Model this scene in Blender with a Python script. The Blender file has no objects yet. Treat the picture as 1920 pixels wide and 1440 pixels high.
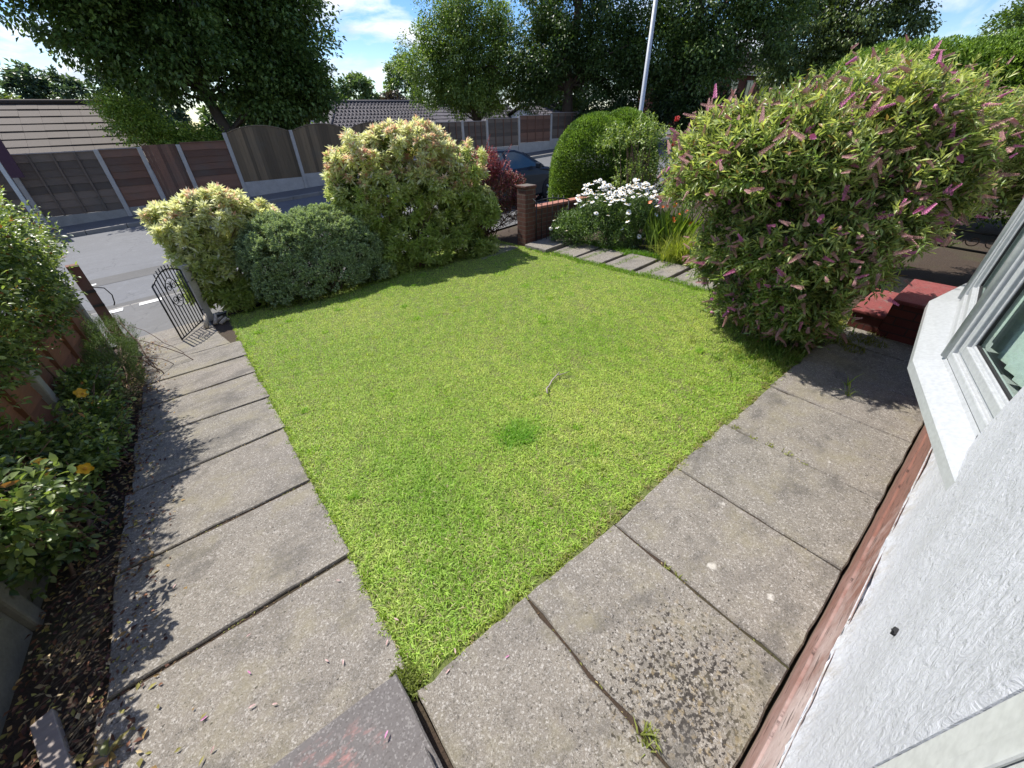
import bpy, bmesh, math, random
import numpy as np
from mathutils import Vector, Matrix
R = math.radians
SC = bpy.context.scene
COL = SC.collection
# ------------------------------------------------------------------ camera, sky, sun, exposure
# axes: X runs along the house front (and the road), Y away from the house, Z up. Metres.
cam = bpy.data.cameras.new("camera")
cam.sensor_width = 36.0
cam.lens = 725.0 / 1920.0 * 36.0
cam.clip_start = 0.03
cam.clip_end = 3000
cob = bpy.data.objects.new("camera", cam)
COL.objects.link(cob)
v_ = Vector((0.785, 0.62)).normalized(); w_ = Vector((-v_.y, v_.x))
def _cam_axes():
    d = Vector(((990 - 960) / 725.0, (1776 - 720) / 725.0, 1.0)).normalized()
    up = -d
    f = Vector((0, 0, 1)) - up * up.z
    f.normalize()
    r = f.cross(up)
    def to_world(c):
        x, y, z = r.dot(c), f.dot(c), up.dot(c)
        return Vector((v_.x * x + v_.y * y, w_.x * x + w_.y * y, z))
    return to_world(Vector((1, 0, 0))), to_world(Vector((0, -1, 0))), to_world(Vector((0, 0, -1)))
ax, ay, az = _cam_axes()
cob.matrix_world = Matrix(((ax.x, ay.x, az.x, 0), (ax.y, ay.y, az.y, 0), (ax.z, ay.z, az.z, 1.8), (0, 0, 0, 1)))
SC.camera = cob
SUN_EL, SUN_DIR = R(56), Vector((-0.24, 0.97)).normalized()
sl = bpy.data.lights.new("sun", 'SUN'); sl.energy = 4.2; sl.angle = R(0.53); sl.color = (1.0, 0.955, 0.88)
so = bpy.data.objects.new("sun", sl); COL.objects.link(so)
sv = Vector((SUN_DIR.x * math.cos(SUN_EL), SUN_DIR.y * math.cos(SUN_EL), math.sin(SUN_EL)))
so.rotation_euler = sv.to_track_quat('Z', 'Y').to_euler(); so.location = sv * 60
wd = bpy.data.worlds.new("World"); SC.world = wd; wd.use_nodes = True
def build_world():
    nt = wd.node_tree; N = nt.nodes; L = nt.links; N.clear()
    out = N.new('ShaderNodeOutputWorld'); bg = N.new('ShaderNodeBackground'); bg.inputs['Strength'].default_value = 0.15
    sky = N.new('ShaderNodeTexSky'); sky.sky_type = 'NISHITA'; sky.sun_disc = False
    sky.sun_elevation = SUN_EL; sky.sun_rotation = math.atan2(SUN_DIR.x, SUN_DIR.y)
    sky.air_density = 1.0; sky.dust_density = 0.25; sky.ozone_density = 2.4
    tc = N.new('ShaderNodeTexCoord'); sep = N.new('ShaderNodeSeparateXYZ'); L.new(tc.outputs['Generated'], sep.inputs[0])
    mx = N.new('ShaderNodeMath'); mx.operation = 'MAXIMUM'; mx.inputs[1].default_value = 0.0; L.new(sep.outputs['Z'], mx.inputs[0])
    ad = N.new('ShaderNodeMath'); ad.operation = 'ADD'; ad.inputs[1].default_value = 0.22; L.new(mx.outputs[0], ad.inputs[0])
    dv = N.new('ShaderNodeVectorMath'); dv.operation = 'DIVIDE'
    cb = N.new('ShaderNodeCombineXYZ')
    for i in range(3): L.new(ad.outputs[0], cb.inputs[i])
    L.new(tc.outputs['Generated'], dv.inputs[0]); L.new(cb.outputs[0], dv.inputs[1])
    mp = N.new('ShaderNodeMapping'); mp.inputs['Location'].default_value = (3.1, 1.7, 0.0); L.new(dv.outputs[0], mp.inputs[0])
    n1 = N.new('ShaderNodeTexNoise'); n1.inputs['Scale'].default_value = 1.6; n1.inputs['Detail'].default_value = 9; n1.inputs['Roughness'].default_value = 0.58
    n1.inputs['Distortion'].default_value = 0.35
    L.new(mp.outputs[0], n1.inputs['Vector'])
    rp = N.new('ShaderNodeValToRGB'); rp.color_ramp.elements[0].position = 0.47; rp.color_ramp.elements[1].position = 0.63
    L.new(n1.outputs['Fac'], rp.inputs[0])
    n2 = N.new('ShaderNodeTexNoise'); n2.inputs['Scale'].default_value = 3.4; n2.inputs['Detail'].default_value = 7
    L.new(mp.outputs[0], n2.inputs['Vector'])
    cr = N.new('ShaderNodeValToRGB'); cr.color_ramp.elements[0].position = 0.35; cr.color_ramp.elements[1].position = 0.68
    cr.color_ramp.elements[0].color = (2.9, 3.4, 4.3, 1); cr.color_ramp.elements[1].color = (5.9, 6.0, 6.1, 1)
    L.new(n2.outputs['Fac'], cr.inputs[0])
    hs = N.new('ShaderNodeHueSaturation'); hs.inputs['Saturation'].default_value = 1.4; hs.inputs['Value'].default_value = .72; hs.inputs['Hue'].default_value = .515; L.new(sky.outputs[0], hs.inputs['Color'])
    mix = N.new('ShaderNodeMix'); mix.data_type = 'RGBA'
    L.new(rp.outputs[0], mix.inputs[0]); L.new(hs.outputs[0], mix.inputs[6]); L.new(cr.outputs[0], mix.inputs[7])
    L.new(mix.outputs[2], bg.inputs['Color']); L.new(bg.outputs[0], out.inputs['Surface'])
build_world()
SC.view_settings.view_transform = 'Standard'; SC.view_settings.look = 'None'
SC.view_settings.exposure = 0.72; SC.view_settings.gamma = 1.0; SC.view_settings.use_curve_mapping = False
SC.cycles.max_bounces = 6; SC.cycles.diffuse_bounces = 3; SC.cycles.glossy_bounces = 3; SC.cycles.transmission_bounces = 4
SC.cycles.transparent_max_bounces = 6; SC.cycles.caustics_reflective = False; SC.cycles.caustics_refractive = False
SC.cycles.use_denoising = True

# ------------------------------------------------------------------ helpers
UP = np.array([0.0, 0.0, 1.0])
def nrm(a): return a / np.maximum(np.linalg.norm(a, axis=-1, keepdims=True), 1e-9)
def tag(o, label=None, cat=None, group=None, kind=None):
    if label: o['label'] = label
    if cat: o['category'] = cat
    if group: o['group'] = group
    if kind: o['kind'] = kind
    return o
def empty(name, loc=(0, 0, 0), rz=0.0):
    o = bpy.data.objects.new(name, None); COL.objects.link(o); o.location = loc; o.rotation_euler = (0, 0, rz)
    o.empty_display_size = 0.1
    return o
def wm(o):
    m = Matrix.LocRotScale(o.location, o.rotation_euler, o.scale)
    return wm(o.parent) @ o.matrix_parent_inverse @ m if o.parent else m
def adopt(o, parent):
    """a part keeps its vertices in world coordinates and follows its thing"""
    if parent is not None:
        o.parent = parent; o.matrix_parent_inverse = wm(parent).inverted()
    return o
def put(name, me, mat=None, parent=None):
    if mat is not None and not me.materials: me.materials.append(mat)
    o = bpy.data.objects.new(name, me); COL.objects.link(o)
    return adopt(o, parent)
def mesh_np(name, V, loops, sizes, tint=None, smooth=False):
    V = np.ascontiguousarray(V, dtype=np.float32); loops = np.asarray(loops, dtype=np.int32).ravel(); sizes = np.asarray(sizes, dtype=np.int32)
    me = bpy.data.meshes.new(name)
    me.vertices.add(len(V)); me.vertices.foreach_set('co', V.ravel())
    me.loops.add(len(loops)); me.loops.foreach_set('vertex_index', loops)
    st = np.concatenate(([0], np.cumsum(sizes)[:-1])).astype(np.int32)
    me.polygons.add(len(sizes)); me.polygons.foreach_set('loop_start', st)
    if smooth: me.polygons.foreach_set('use_smooth', np.ones(len(sizes), dtype=bool))
    if tint is not None:
        at = me.attributes.new('tint', 'FLOAT_COLOR', 'POINT')
        t4 = np.ones((len(V), 4), dtype=np.float32); t4[:, :3] = tint
        at.data.foreach_set('color', t4.ravel())
    me.update(calc_edges=True); me.validate()
    return me
class MB:
    """collects boxes, tubes, prisms into one mesh"""
    def __init__(s): s.V = []; s.F = []; s.M = []; s.S = []; s.mi = 0
    def add(s, vs, fs, smooth=False):
        b = len(s.V); s.V += [tuple(v) for v in vs]; s.F += [tuple(i + b for i in f) for f in fs]
        s.M += [s.mi] * len(fs); s.S += [smooth] * len(fs); return s
    def box(s, x0, x1, y0, y1, z0, z1):
        return s.add([(x0, y0, z0), (x1, y0, z0), (x1, y1, z0), (x0, y1, z0), (x0, y0, z1), (x1, y0, z1), (x1, y1, z1), (x0, y1, z1)],
                     [(3, 2, 1, 0), (4, 5, 6, 7), (0, 1, 5, 4), (1, 2, 6, 5), (2, 3, 7, 6), (3, 0, 4, 7)])
    def obox(s, c, ux, uy, uz):
        """box from centre and three half-axis vectors"""
        c, ux, uy, uz = Vector(c), Vector(ux), Vector(uy), Vector(uz)
        vs = [c + sx * ux + sy * uy + sz * uz for sz in (-1, 1) for sx, sy in ((-1, -1), (1, -1), (1, 1), (-1, 1))]
        return s.add(vs, [(3, 2, 1, 0), (4, 5, 6, 7), (0, 1, 5, 4), (1, 2, 6, 5), (2, 3, 7, 6), (3, 0, 4, 7)])
    def prism(s, pts, d):
        """closed polygon (3d points) extruded along vector d"""
        n = len(pts); d = Vector(d); a = [Vector(p) for p in pts]; b = [p + d for p in a]
        return s.add(a + b, [tuple(range(n - 1, -1, -1)), tuple(range(n, 2 * n))] + [(i, (i + 1) % n, n + (i + 1) % n, n + i) for i in range(n)])
    def tube(s, pts, r, k=6, cap=True):
        pts = [Vector(p) for p in pts]; n = len(pts); rr = r if hasattr(r, '__len__') else [r] * n
        vs = []; prev = None
        for i, p in enumerate(pts):
            d = (pts[min(i + 1, n - 1)] - pts[max(i - 1, 0)])
            d = d.normalized() if d.length > 1e-9 else Vector((0, 0, 1))
            if prev is None:
                a = d.cross(Vector((0, 0, 1)));
                if a.length < 1e-3: a = d.cross(Vector((1, 0, 0)))
            else: a = prev - d * prev.dot(d)
            if a.length < 1e-6: a = d.cross(Vector((1, 0, 0)))
            a.normalize(); b = d.cross(a); prev = a
            for j in range(k):
                t = 2 * math.pi * j / k; vs.append(p + (a * math.cos(t) + b * math.sin(t)) * rr[i])
        fs = [(i * k + j, i * k + (j + 1) % k, (i + 1) * k + (j + 1) % k, (i + 1) * k + j) for i in range(n - 1) for j in range(k)]
        if cap: fs += [tuple(range(k - 1, -1, -1)), tuple((n - 1) * k + j for j in range(k))]
        return s.add(vs, fs, True)
    def build(s, name, mats, parent=None, bevel=0.0, seg=2):
        me = bpy.data.meshes.new(name); me.from_pydata(s.V, [], s.F)
        for m in (mats if isinstance(mats, (list, tuple)) else [mats]): me.materials.append(m)
        me.polygons.foreach_set('material_index', s.M); me.polygons.foreach_set('use_smooth', s.S); me.update()
        o = bpy.data.objects.new(name, me); COL.objects.link(o)
        adopt(o, parent)
        if bevel > 0:
            b = o.modifiers.new('bevel', 'BEVEL'); b.width = bevel; b.segments = seg; b.limit_method = 'ANGLE'; b.angle_limit = R(40)
        return o
# ------------------------------------------------------------------ terrain
def zg(t, s): return -(np.maximum(s, .7) - .7) * (.094 - .0108 * np.clip(t, -3, 7))
def zr(t, s): return -.74 + .035 * (s - 9.3) + .045 * np.clip(t, -14, 34)
def Z(t, s):
    t = np.asarray(t, float); s = np.asarray(s, float)
    f = np.clip((s - 7.2) / 2, 0, 1)
    a = zg(t, np.minimum(s, 7.2)) * (1 - f) + (zr(t, 9.2) + .09) * f
    far = zr(t, 16.2) + .14 - np.clip(.06 * (s - 17.5), 0, 3)
    z = np.where(s < 9.2, a, np.where(s < 16.2, zr(t, s), np.where(s < 17.5, zr(t, 16.2) + .1 + .03 * (s - 16.2), far)))
    return z
def zf(t, s): return float(Z(t, s))
# ------------------------------------------------------------------ materials
def newmat(name):
    m = bpy.data.materials.new(name); m.use_nodes = True; nt = m.node_tree
    return m, nt, nt.nodes, nt.links, nt.nodes['Principled BSDF']
def coords(N, kind='Object'):
    t = N.new('ShaderNodeTexCoord'); return t.outputs[kind]
def noise(N, L, vec, sc, det=4, rough=.55, dist=0.0):
    n = N.new('ShaderNodeTexNoise'); n.inputs['Scale'].default_value = sc; n.inputs['Detail'].default_value = det
    n.inputs['Roughness'].default_value = rough; n.inputs['Distortion'].default_value = dist; L.new(vec, n.inputs['Vector']); return n.outputs['Fac']
def ramp(N, L, fac, stops):
    r = N.new('ShaderNodeValToRGB'); e = r.color_ramp.elements
    while len(e) < len(stops): e.new(0.5)
    for i, (p, c) in enumerate(stops):
        e[i].position = p; e[i].color = (c, c, c, 1) if not hasattr(c, '__len__') else (*c, 1)
    L.new(fac, r.inputs[0]); return r.outputs[0]
def mixc(N, L, fac, a, b, mode='MIX'):
    m = N.new('ShaderNodeMix'); m.data_type = 'RGBA'; m.blend_type = mode
    for sock, val in ((m.inputs[0], fac), (m.inputs[6], a), (m.inputs[7], b)):
        if hasattr(val, 'is_output'): L.new(val, sock)
        elif hasattr(val, '__len__'): sock.default_value = (*val, 1)
        else: sock.default_value = val
    return m.outputs[2]
def math_(N, L, op, a, b=0.0):
    m = N.new('ShaderNodeMath'); m.operation = op
    for i, x in enumerate((a, b)):
        if hasattr(x, 'is_output'): L.new(x, m.inputs[i])
        else: m.inputs[i].default_value = x
    return m.outputs[0]
def bump(N, L, p, h, strength=.4, dist=.01):
    b = N.new('ShaderNodeBump'); b.inputs['Strength'].default_value = strength; b.inputs['Distance'].default_value = dist
    L.new(h, b.inputs['Height']); L.new(b.outputs[0], p.inputs['Normal'])
def mapped(N, L, vec, scale):
    m = N.new('ShaderNodeMapping'); m.inputs['Scale'].default_value = scale; L.new(vec, m.inputs[0]); return m.outputs[0]
def simple(name, col, rough=.6, metal=0.0, var=.25, sc=8.0, bmp=0.0, spec=.5, sc2=60.0):
    m, nt, N, L, p = newmat(name); v = coords(N)
    f = noise(N, L, v, sc, 5); g = noise(N, L, v, sc2, 3)
    c = mixc(N, L, f, tuple(x * (1 - var) for x in col), tuple(min(1, x * (1 + var)) for x in col))
    c = mixc(N, L, ramp(N, L, g, [(.35, 0.0), (.65, 1.0)]), mixc(N, L, 1.0, c, (.85, .85, .85), 'MULTIPLY'), c)
    L.new(c, p.inputs['Base Color']); p.inputs['Roughness'].default_value = rough; p.inputs['Metallic'].default_value = metal
    p.inputs['Specular IOR Level'].default_value = spec
    if bmp: bump(N, L, p, g, bmp, .004)
    return m
def leafmat(name, rough=.42, trans=.30, spec=.5, warm=(1.15, 1.2, .55)):
    m, nt, N, L, p = newmat(name)
    a = N.new('ShaderNodeAttribute'); a.attribute_name = 'tint'
    L.new(a.outputs['Color'], p.inputs['Base Color']); p.inputs['Roughness'].default_value = rough
    p.inputs['Specular IOR Level'].default_value = spec
    tr = N.new('ShaderNodeBsdfTranslucent'); L.new(mixc(N, L, 1.0, a.outputs['Color'], warm, 'MULTIPLY'), tr.inputs['Color'])
    mx = N.new('ShaderNodeMixShader'); mx.inputs[0].default_value = trans
    L.new(p.outputs[0], mx.inputs[1]); L.new(tr.outputs[0], mx.inputs[2])
    L.new(mx.outputs[0], N['Material Output'].inputs['Surface'])
    return m
M_leaf = leafmat('leaf', .42, .36); M_leaf_gloss = leafmat('glossy_leaf', .36, .42, .45); M_leaf_dull = leafmat('dull_leaf', .6, .25, .3)
M_leaf_thin = leafmat('thin_leaf', .42, .45, .45, (1.08, 1.1, .88)); M_grass = leafmat('grass_blade', .5, .5, .35, (1.1, 1.15, .5)); M_petal = leafmat('petal', .55, .3, .3, (1.1, 1.0, 1.0))
M_dry = leafmat('dry_litter', .7, .15, .2, (1.1, 1, .8))
M_bark = simple('bark', (.10, .075, .055), .9, var=.4, sc=6, bmp=.6, sc2=25)
M_twig = simple('twig_bark', (.16, .10, .07), .85, var=.4, sc=20)
def concrete_slab(name, base, warm, patch=True):
    m, nt, N, L, p = newmat(name); v = coords(N)
    rnd = N.new('ShaderNodeNewGeometry').outputs['Random Per Island']
    big = noise(N, L, v, 2.2, 5, .6); mid = noise(N, L, v, 9, 4, .6)
    vo = N.new('ShaderNodeTexVoronoi'); vo.inputs['Scale'].default_value = 150; L.new(v, vo.inputs['Vector'])
    hs = N.new('ShaderNodeSeparateColor'); L.new(vo.outputs['Color'], hs.inputs[0])
    vo2 = N.new('ShaderNodeTexVoronoi'); vo2.inputs['Scale'].default_value = 380; L.new(v, vo2.inputs['Vector'])
    hs2 = N.new('ShaderNodeSeparateColor'); L.new(vo2.outputs['Color'], hs2.inputs[0])
    c = mixc(N, L, ramp(N, L, big, [(.3, 0.), (.7, 1.)]), base, warm)
    c = mixc(N, L, math_(N, L, 'MULTIPLY', rnd, .85), c, (base[0] * 1.28, base[1] * 1.22, base[2] * 1.2))
    # pebble aggregate: pale and dark chips
    c = mixc(N, L, ramp(N, L, hs.outputs[0], [(.0, .55), (.16, 0.), (.78, 0.), (1., 0.)]), c, tuple(x * .28 for x in base))
    c = mixc(N, L, ramp(N, L, hs.outputs[0], [(.80, 0.), (1.0, .65)]), c, (.46, .435, .40))
    c = mixc(N, L, ramp(N, L, hs2.outputs[1], [(.0, .6), (.3, 0.), (.72, 0.), (1., .55)]), c, mixc(N, L, ramp(N, L, hs2.outputs[1], [(.45, 0.), (.55, 1.)]), tuple(x * .4 for x in base), (.40, .38, .35)))
    c = mixc(N, L, ramp(N, L, mid, [(.34, .28), (.48, 0.)]), c, tuple(x * .5 for x in base))
    if patch:
        # black-green algae colony near the house wall, and pale lichen discs
        sx = N.new('ShaderNodeVectorMath'); sx.operation = 'DISTANCE'; L.new(v, sx.inputs[0]); sx.inputs[1].default_value = (.80, .02, 0)
        d1 = ramp(N, L, math_(N, L, 'ADD', sx.outputs['Value'], math_(N, L, 'MULTIPLY', noise(N, L, v, 7, 4, .6), .45)), [(.26, 1.), (.72, 0.)])
        al = noise(N, L, v, 58, 5, .62, .3)
        sp = ramp(N, L, math_(N, L, 'ADD', al, math_(N, L, 'MULTIPLY', d1, .17)), [(.642, 0.), (.68, .9)])
        c = mixc(N, L, math_(N, L, 'MULTIPLY', sp, .95), c, (.012, .009, .008))
        oc = noise(N, L, v, 44, 4, .6); c = mixc(N, L, math_(N, L, 'MULTIPLY', math_(N, L, 'MULTIPLY', ramp(N, L, oc, [(.56, 0.), (.64, .75)]), d1), .8), c, (.29, .225, .125))
        for (lx, ly, lr) in ((1.36, .22, .028), (1.75, .37, .02), (1.42, -.02, .022), (.66, .55, .018), (.5, .72, .012), (2.55, .1, .018), (2.7, -.02, .016), (2.2, .3, .012), (.93, .44, .014), (-.32, 1.1, .012)):
            dd = N.new('ShaderNodeVectorMath'); dd.operation = 'DISTANCE'; dd.inputs[1].default_value = (lx, ly, 0)
            ln = N.new('ShaderNodeVectorMath'); ln.operation = 'ADD'; L.new(v, ln.inputs[0])
            nz = N.new('ShaderNodeTexNoise'); nz.inputs['Scale'].default_value = 45; L.new(v, nz.inputs['Vector'])
            sc_ = N.new('ShaderNodeVectorMath'); sc_.operation = 'SCALE'; sc_.inputs[3].default_value = .022; L.new(nz.outputs['Color'], sc_.inputs[0])
            sb = N.new('ShaderNodeVectorMath'); sb.operation = 'SUBTRACT'; sb.inputs[1].default_value = (.011, .011, .011); L.new(sc_.outputs[0], sb.inputs[0])
            L.new(sb.outputs[0], ln.inputs[1]); L.new(ln.outputs[0], dd.inputs[0])
            c = mixc(N, L, ramp(N, L, dd.outputs['Value'], [(lr * .75, .72), (lr, 0.)]), c, (.60, .57, .52))
    # green film and dirt in blotches
    gf = noise(N, L, v, 3.2, 6, .7); c = mixc(N, L, ramp(N, L, gf, [(.50, 0.), (.68, .55)]), c, (.23, .205, .13)); gd = noise(N, L, mapped(N, L, v, (1, 1.7, 1)), 2.4, 7, .7); c = mixc(N, L, ramp(N, L, gd, [(.52, 0.), (.66, .6)]), c, (.075, .07, .064))
    L.new(c, p.inputs['Base Color']); p.inputs['Roughness'].default_value = .88; p.inputs['Specular IOR Level'].default_value = .3
    h = math_(N, L, 'ADD', math_(N, L, 'MULTIPLY', hs.outputs[0], .6), noise(N, L, v, 90, 3))
    bump(N, L, p, h, .55, .004)
    return m
M_slab = concrete_slab('paving_concrete', (.160, .146, .126), (.232, .210, .170))
M_step = concrete_slab('step_concrete', (.225, .205, .19), (.27, .25, .23), False)
M_conc = simple('plain_concrete', (.33, .31, .27), .9, var=.35, sc=4, bmp=.4, sc2=70)
M_conc_d = simple('weathered_concrete', (.17, .16, .125), .9, var=.5, sc=9, bmp=.5, sc2=60)
M_conc_w = simple('pale_concrete_post', (.44, .41, .37), .9, var=.25, sc=5, bmp=.3)
def soil_mat():
    m, nt, N, L, p = newmat('soil'); v = coords(N)
    a = noise(N, L, v, 1.3, 4); b = noise(N, L, v, 38, 5, .7)
    c = mixc(N, L, b, (.018, .012, .008), (.085, .055, .035))
    c = mixc(N, L, ramp(N, L, a, [(.5, 0.), (.7, .5)]), c, (.06, .07, .02))
    L.new(c, p.inputs['Base Color']); p.inputs['Roughness'].default_value = .95; bump(N, L, p, b, .9, .02); return m
M_soil = soil_mat()
def turf_mat():
    m, nt, N, L, p = newmat('turf'); v = coords(N)
    b = noise(N, L, v, 60, 5, .7); a = noise(N, L, v, 3, 4)
    c = mixc(N, L, b, (.045, .055, .016), (.19, .235, .05)); c = mixc(N, L, ramp(N, L, a, [(.45, 0.), (.7, .5)]), c, (.15, .13, .05))
    L.new(c, p.inputs['Base Color']); p.inputs['Roughness'].default_value = .95; bump(N, L, p, b, .8, .02); return m
M_turf = turf_mat()
def asphalt(name, base, blue=0.0):
    m, nt, N, L, p = newmat(name); v = coords(N)
    a = noise(N, L, v, .9, 5, .6); b = noise(N, L, v, 220, 2); s = noise(N, L, mapped(N, L, v, (.15, 1.6, 1)), 2.0, 4)
    c = mixc(N, L, a, tuple(x * .8 for x in base), tuple(x * 1.2 for x in base))
    c = mixc(N, L, ramp(N, L, b, [(.3, .5), (.5, 0.)]), c, tuple(x * .5 for x in base)); c = mixc(N, L, ramp(N, L, b, [(.55, 0.), (.75, .5)]), c, tuple(x * 1.6 for x in base))
    c = mixc(N, L, ramp(N, L, s, [(.5, 0.), (.75, .3)]), c, tuple(x * .7 for x in base))
    ck = N.new('ShaderNodeTexVoronoi'); ck.feature = 'DISTANCE_TO_EDGE'; ck.inputs['Scale'].default_value = .55; wv = N.new('ShaderNodeVectorMath'); wv.operation = 'ADD'; L.new(v, wv.inputs[0]); nz = N.new('ShaderNodeTexNoise'); nz.inputs['Scale'].default_value = 2.2; nz.inputs['Detail'].default_value = 6; L.new(v, nz.inputs['Vector']); L.new(nz.outputs['Color'], wv.inputs[1]); L.new(wv.outputs[0], ck.inputs['Vector'])
    c = mixc(N, L, ramp(N, L, ck.outputs['Distance'], [(.0, .55), (.012, 0.)]), c, tuple(x * .45 for x in base)); pt = noise(N, L, v, 6, 6, .7); c = mixc(N, L, ramp(N, L, pt, [(.52, 0.), (.70, .45)]), c, tuple(x * 1.45 for x in base))
    L.new(c, p.inputs['Base Color']); p.inputs['Roughness'].default_value = .8; bump(N, L, p, b, .4, .004); return m
M_road = asphalt('road_asphalt', (.118, .122, .130)); M_pave = asphalt('pavement_asphalt', (.115, .113, .110)); M_patch = asphalt('patched_asphalt', (.085, .083, .08))
M_kerb = simple('kerb_stone', (.24, .225, .20), .9, var=.3, sc=3, bmp=.3)
M_mark_glint = simple('marking_and_glint_white', (.75, .75, .72), .7, var=.12, sc=20)
M_white = simple('white_upvc', (.435, .45, .455), .32, var=.035, sc=3, spec=.5)
M_whitepaint = simple('white_paint_wood', (.56, .57, .545), .5, var=.12, sc=3)
M_black = simple('black_iron', (.014, .014, .016), .45, var=.3, sc=30, spec=.5)
M_rubber = simple('rubber', (.012, .012, .013), .8)
def render_mat():
    m, nt, N, L, p = newmat('white_render'); v = coords(N)
    n1 = noise(N, L, mapped(N, L, v, (1, 1, .55)), 46, 5, .6, .7); n2 = noise(N, L, v, 150, 4, .6, .3); d = noise(N, L, v, 2.5, 5, .6)
    c = mixc(N, L, ramp(N, L, d, [(.5, 0.), (.8, .5)]), (.515, .525, .555), (.44, .44, .435))
    sep = N.new('ShaderNodeSeparateXYZ'); L.new(v, sep.inputs[0])
    gr = noise(N, L, mapped(N, L, v, (1.5, 1, 1)), 9, 6, .7)      # splash dirt in a band above the plinth
    c = mixc(N, L, math_(N, L, 'MULTIPLY', ramp(N, L, sep.outputs['Z'], [(.385, .75), (.50, 0.)]), ramp(N, L, gr, [(.46, 0.), (.62, 1.)])), c, (.36, .32, .27))
    ck = N.new('ShaderNodeTexVoronoi'); ck.feature = 'DISTANCE_TO_EDGE'; ck.inputs['Scale'].default_value = 1.7
    wv = N.new('ShaderNodeVectorMath'); wv.operation = 'ADD'; L.new(v, wv.inputs[0]); nz = N.new('ShaderNodeTexNoise'); nz.inputs['Scale'].default_value = 5; nz.inputs['Detail'].default_value = 6; L.new(v, nz.inputs['Vector']); L.new(nz.outputs['Color'], wv.inputs[1]); L.new(wv.outputs[0], ck.inputs['Vector'])
    c = mixc(N, L, math_(N, L, 'MULTIPLY', ramp(N, L, ck.outputs['Distance'], [(.0, .8), (.004, 0.)]), ramp(N, L, noise(N, L, v, 2.0, 3), [(.52, 0.), (.6, 1.)])), c, (.22, .21, .20))
    L.new(c, p.inputs['Base Color']); p.inputs['Roughness'].default_value = .5; p.inputs['Specular IOR Level'].default_value = .45
    h = math_(N, L, 'ADD', ramp(N, L, n1, [(.35, 0.), (.65, 1.)]), math_(N, L, 'MULTIPLY', n2, .45)); bump(N, L, p, h, .55, .006); return m
M_render = render_mat()
def plinth_mat():
    m, nt, N, L, p = newmat('red_plinth_paint'); v = coords(N)
    n = noise(N, L, v, 5, 6, .65); st = noise(N, L, mapped(N, L, v, (4, 1, 22)), 3, 5, .6)
    sep = N.new('ShaderNodeSeparateXYZ'); L.new(v, sep.inputs[0])
    c = mixc(N, L, st, (.155, .070, .050), (.265, .130, .10))
    worn = math_(N, L, 'MULTIPLY', ramp(N, L, math_(N, L, 'ADD', math_(N, L, 'MULTIPLY', n, .9), math_(N, L, 'MULTIPLY', sep.outputs['X'], -.22)), [(.02, 0.), (.32, 1.)]), ramp(N, L, sep.outputs['Z'], [(.12, .25), (.19, .85)]))
    c = mixc(N, L, worn, c, (.55, .45, .42))
    c = mixc(N, L, ramp(N, L, st, [(.36, .8), (.42, 0.)]), c, (.05, .03, .025))
    c = mixc(N, L, ramp(N, L, math_(N, L, 'ADD', sep.outputs['Z'], math_(N, L, 'MULTIPLY', n, .06)), [(.02, .8), (.07, 0.)]), c, (.24, .19, .14))
    L.new(c, p.inputs['Base Color']); p.inputs['Roughness'].default_value = .6; bump(N, L, p, math_(N, L, 'ADD', n, st), .5, .008); return m
M_plinth = plinth_mat()
def brick_mat(name, c1, c2, mortar, sc=1.0, axes='XZ'):
    m, nt, N, L, p = newmat(name); v = coords(N)
    sep = N.new('ShaderNodeSeparateXYZ'); L.new(v, sep.inputs[0]); cb = N.new('ShaderNodeCombineXYZ')
    L.new(math_(N, L, 'ADD', sep.outputs['X'], sep.outputs['Y']), cb.inputs[0]); L.new(sep.outputs['Z'], cb.inputs[1])
    b = N.new('ShaderNodeTexBrick'); L.new(cb.outputs[0], b.inputs['Vector']); b.inputs['Scale'].default_value = sc
    b.inputs['Brick Width'].default_value = .225; b.inputs['Row Height'].default_value = .075; b.inputs['Mortar Size'].default_value = .006
    b.inputs['Color1'].default_value = (*c1, 1); b.inputs['Color2'].default_value = (*c2, 1); b.inputs['Mortar'].default_value = (*mortar, 1)
    n = noise(N, L, v, 14, 5); c = mixc(N, L, n, mixc(N, L, 1.0, b.outputs['Color'], (.6, .6, .6), 'MULTIPLY'), b.outputs['Color'])
    L.new(c, p.inputs['Base Color']); p.inputs['Roughness'].default_value = .85; bump(N, L, p, math_(N, L, 'ADD', math_(N, L, 'MULTIPLY', b.outputs['Fac'], -1.), n), .5, .006); return m
M_brick = brick_mat('brick', (.17, .066, .042), (.115, .045, .032), (.15, .125, .10))
M_brick_paint = brick_mat('red_painted_brick', (.16, .035, .025), (.11, .025, .02), (.07, .03, .025))
def redtop_mat():
    m, nt, N, L, p = newmat('red_cement_paint'); v = coords(N); a = noise(N, L, v, 7, 6, .7); b = noise(N, L, v, 55, 4, .7)
    c = mixc(N, L, a, (.15, .038, .038), (.29, .085, .08)); c = mixc(N, L, ramp(N, L, noise(N, L, v, 13, 6, .75), [(.54, 0.), (.64, .8)]), c, (.17, .13, .115)); c = mixc(N, L, ramp(N, L, b, [(.36, .6), (.45, 0.)]), c, (.07, .03, .028))
    L.new(c, p.inputs['Base Color']); p.inputs['Roughness'].default_value = .85; p.inputs['Specular IOR Level'].default_value = .25; bump(N, L, p, math_(N, L, 'ADD', a, b), .6, .006); return m
M_redtop = redtop_mat()
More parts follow.
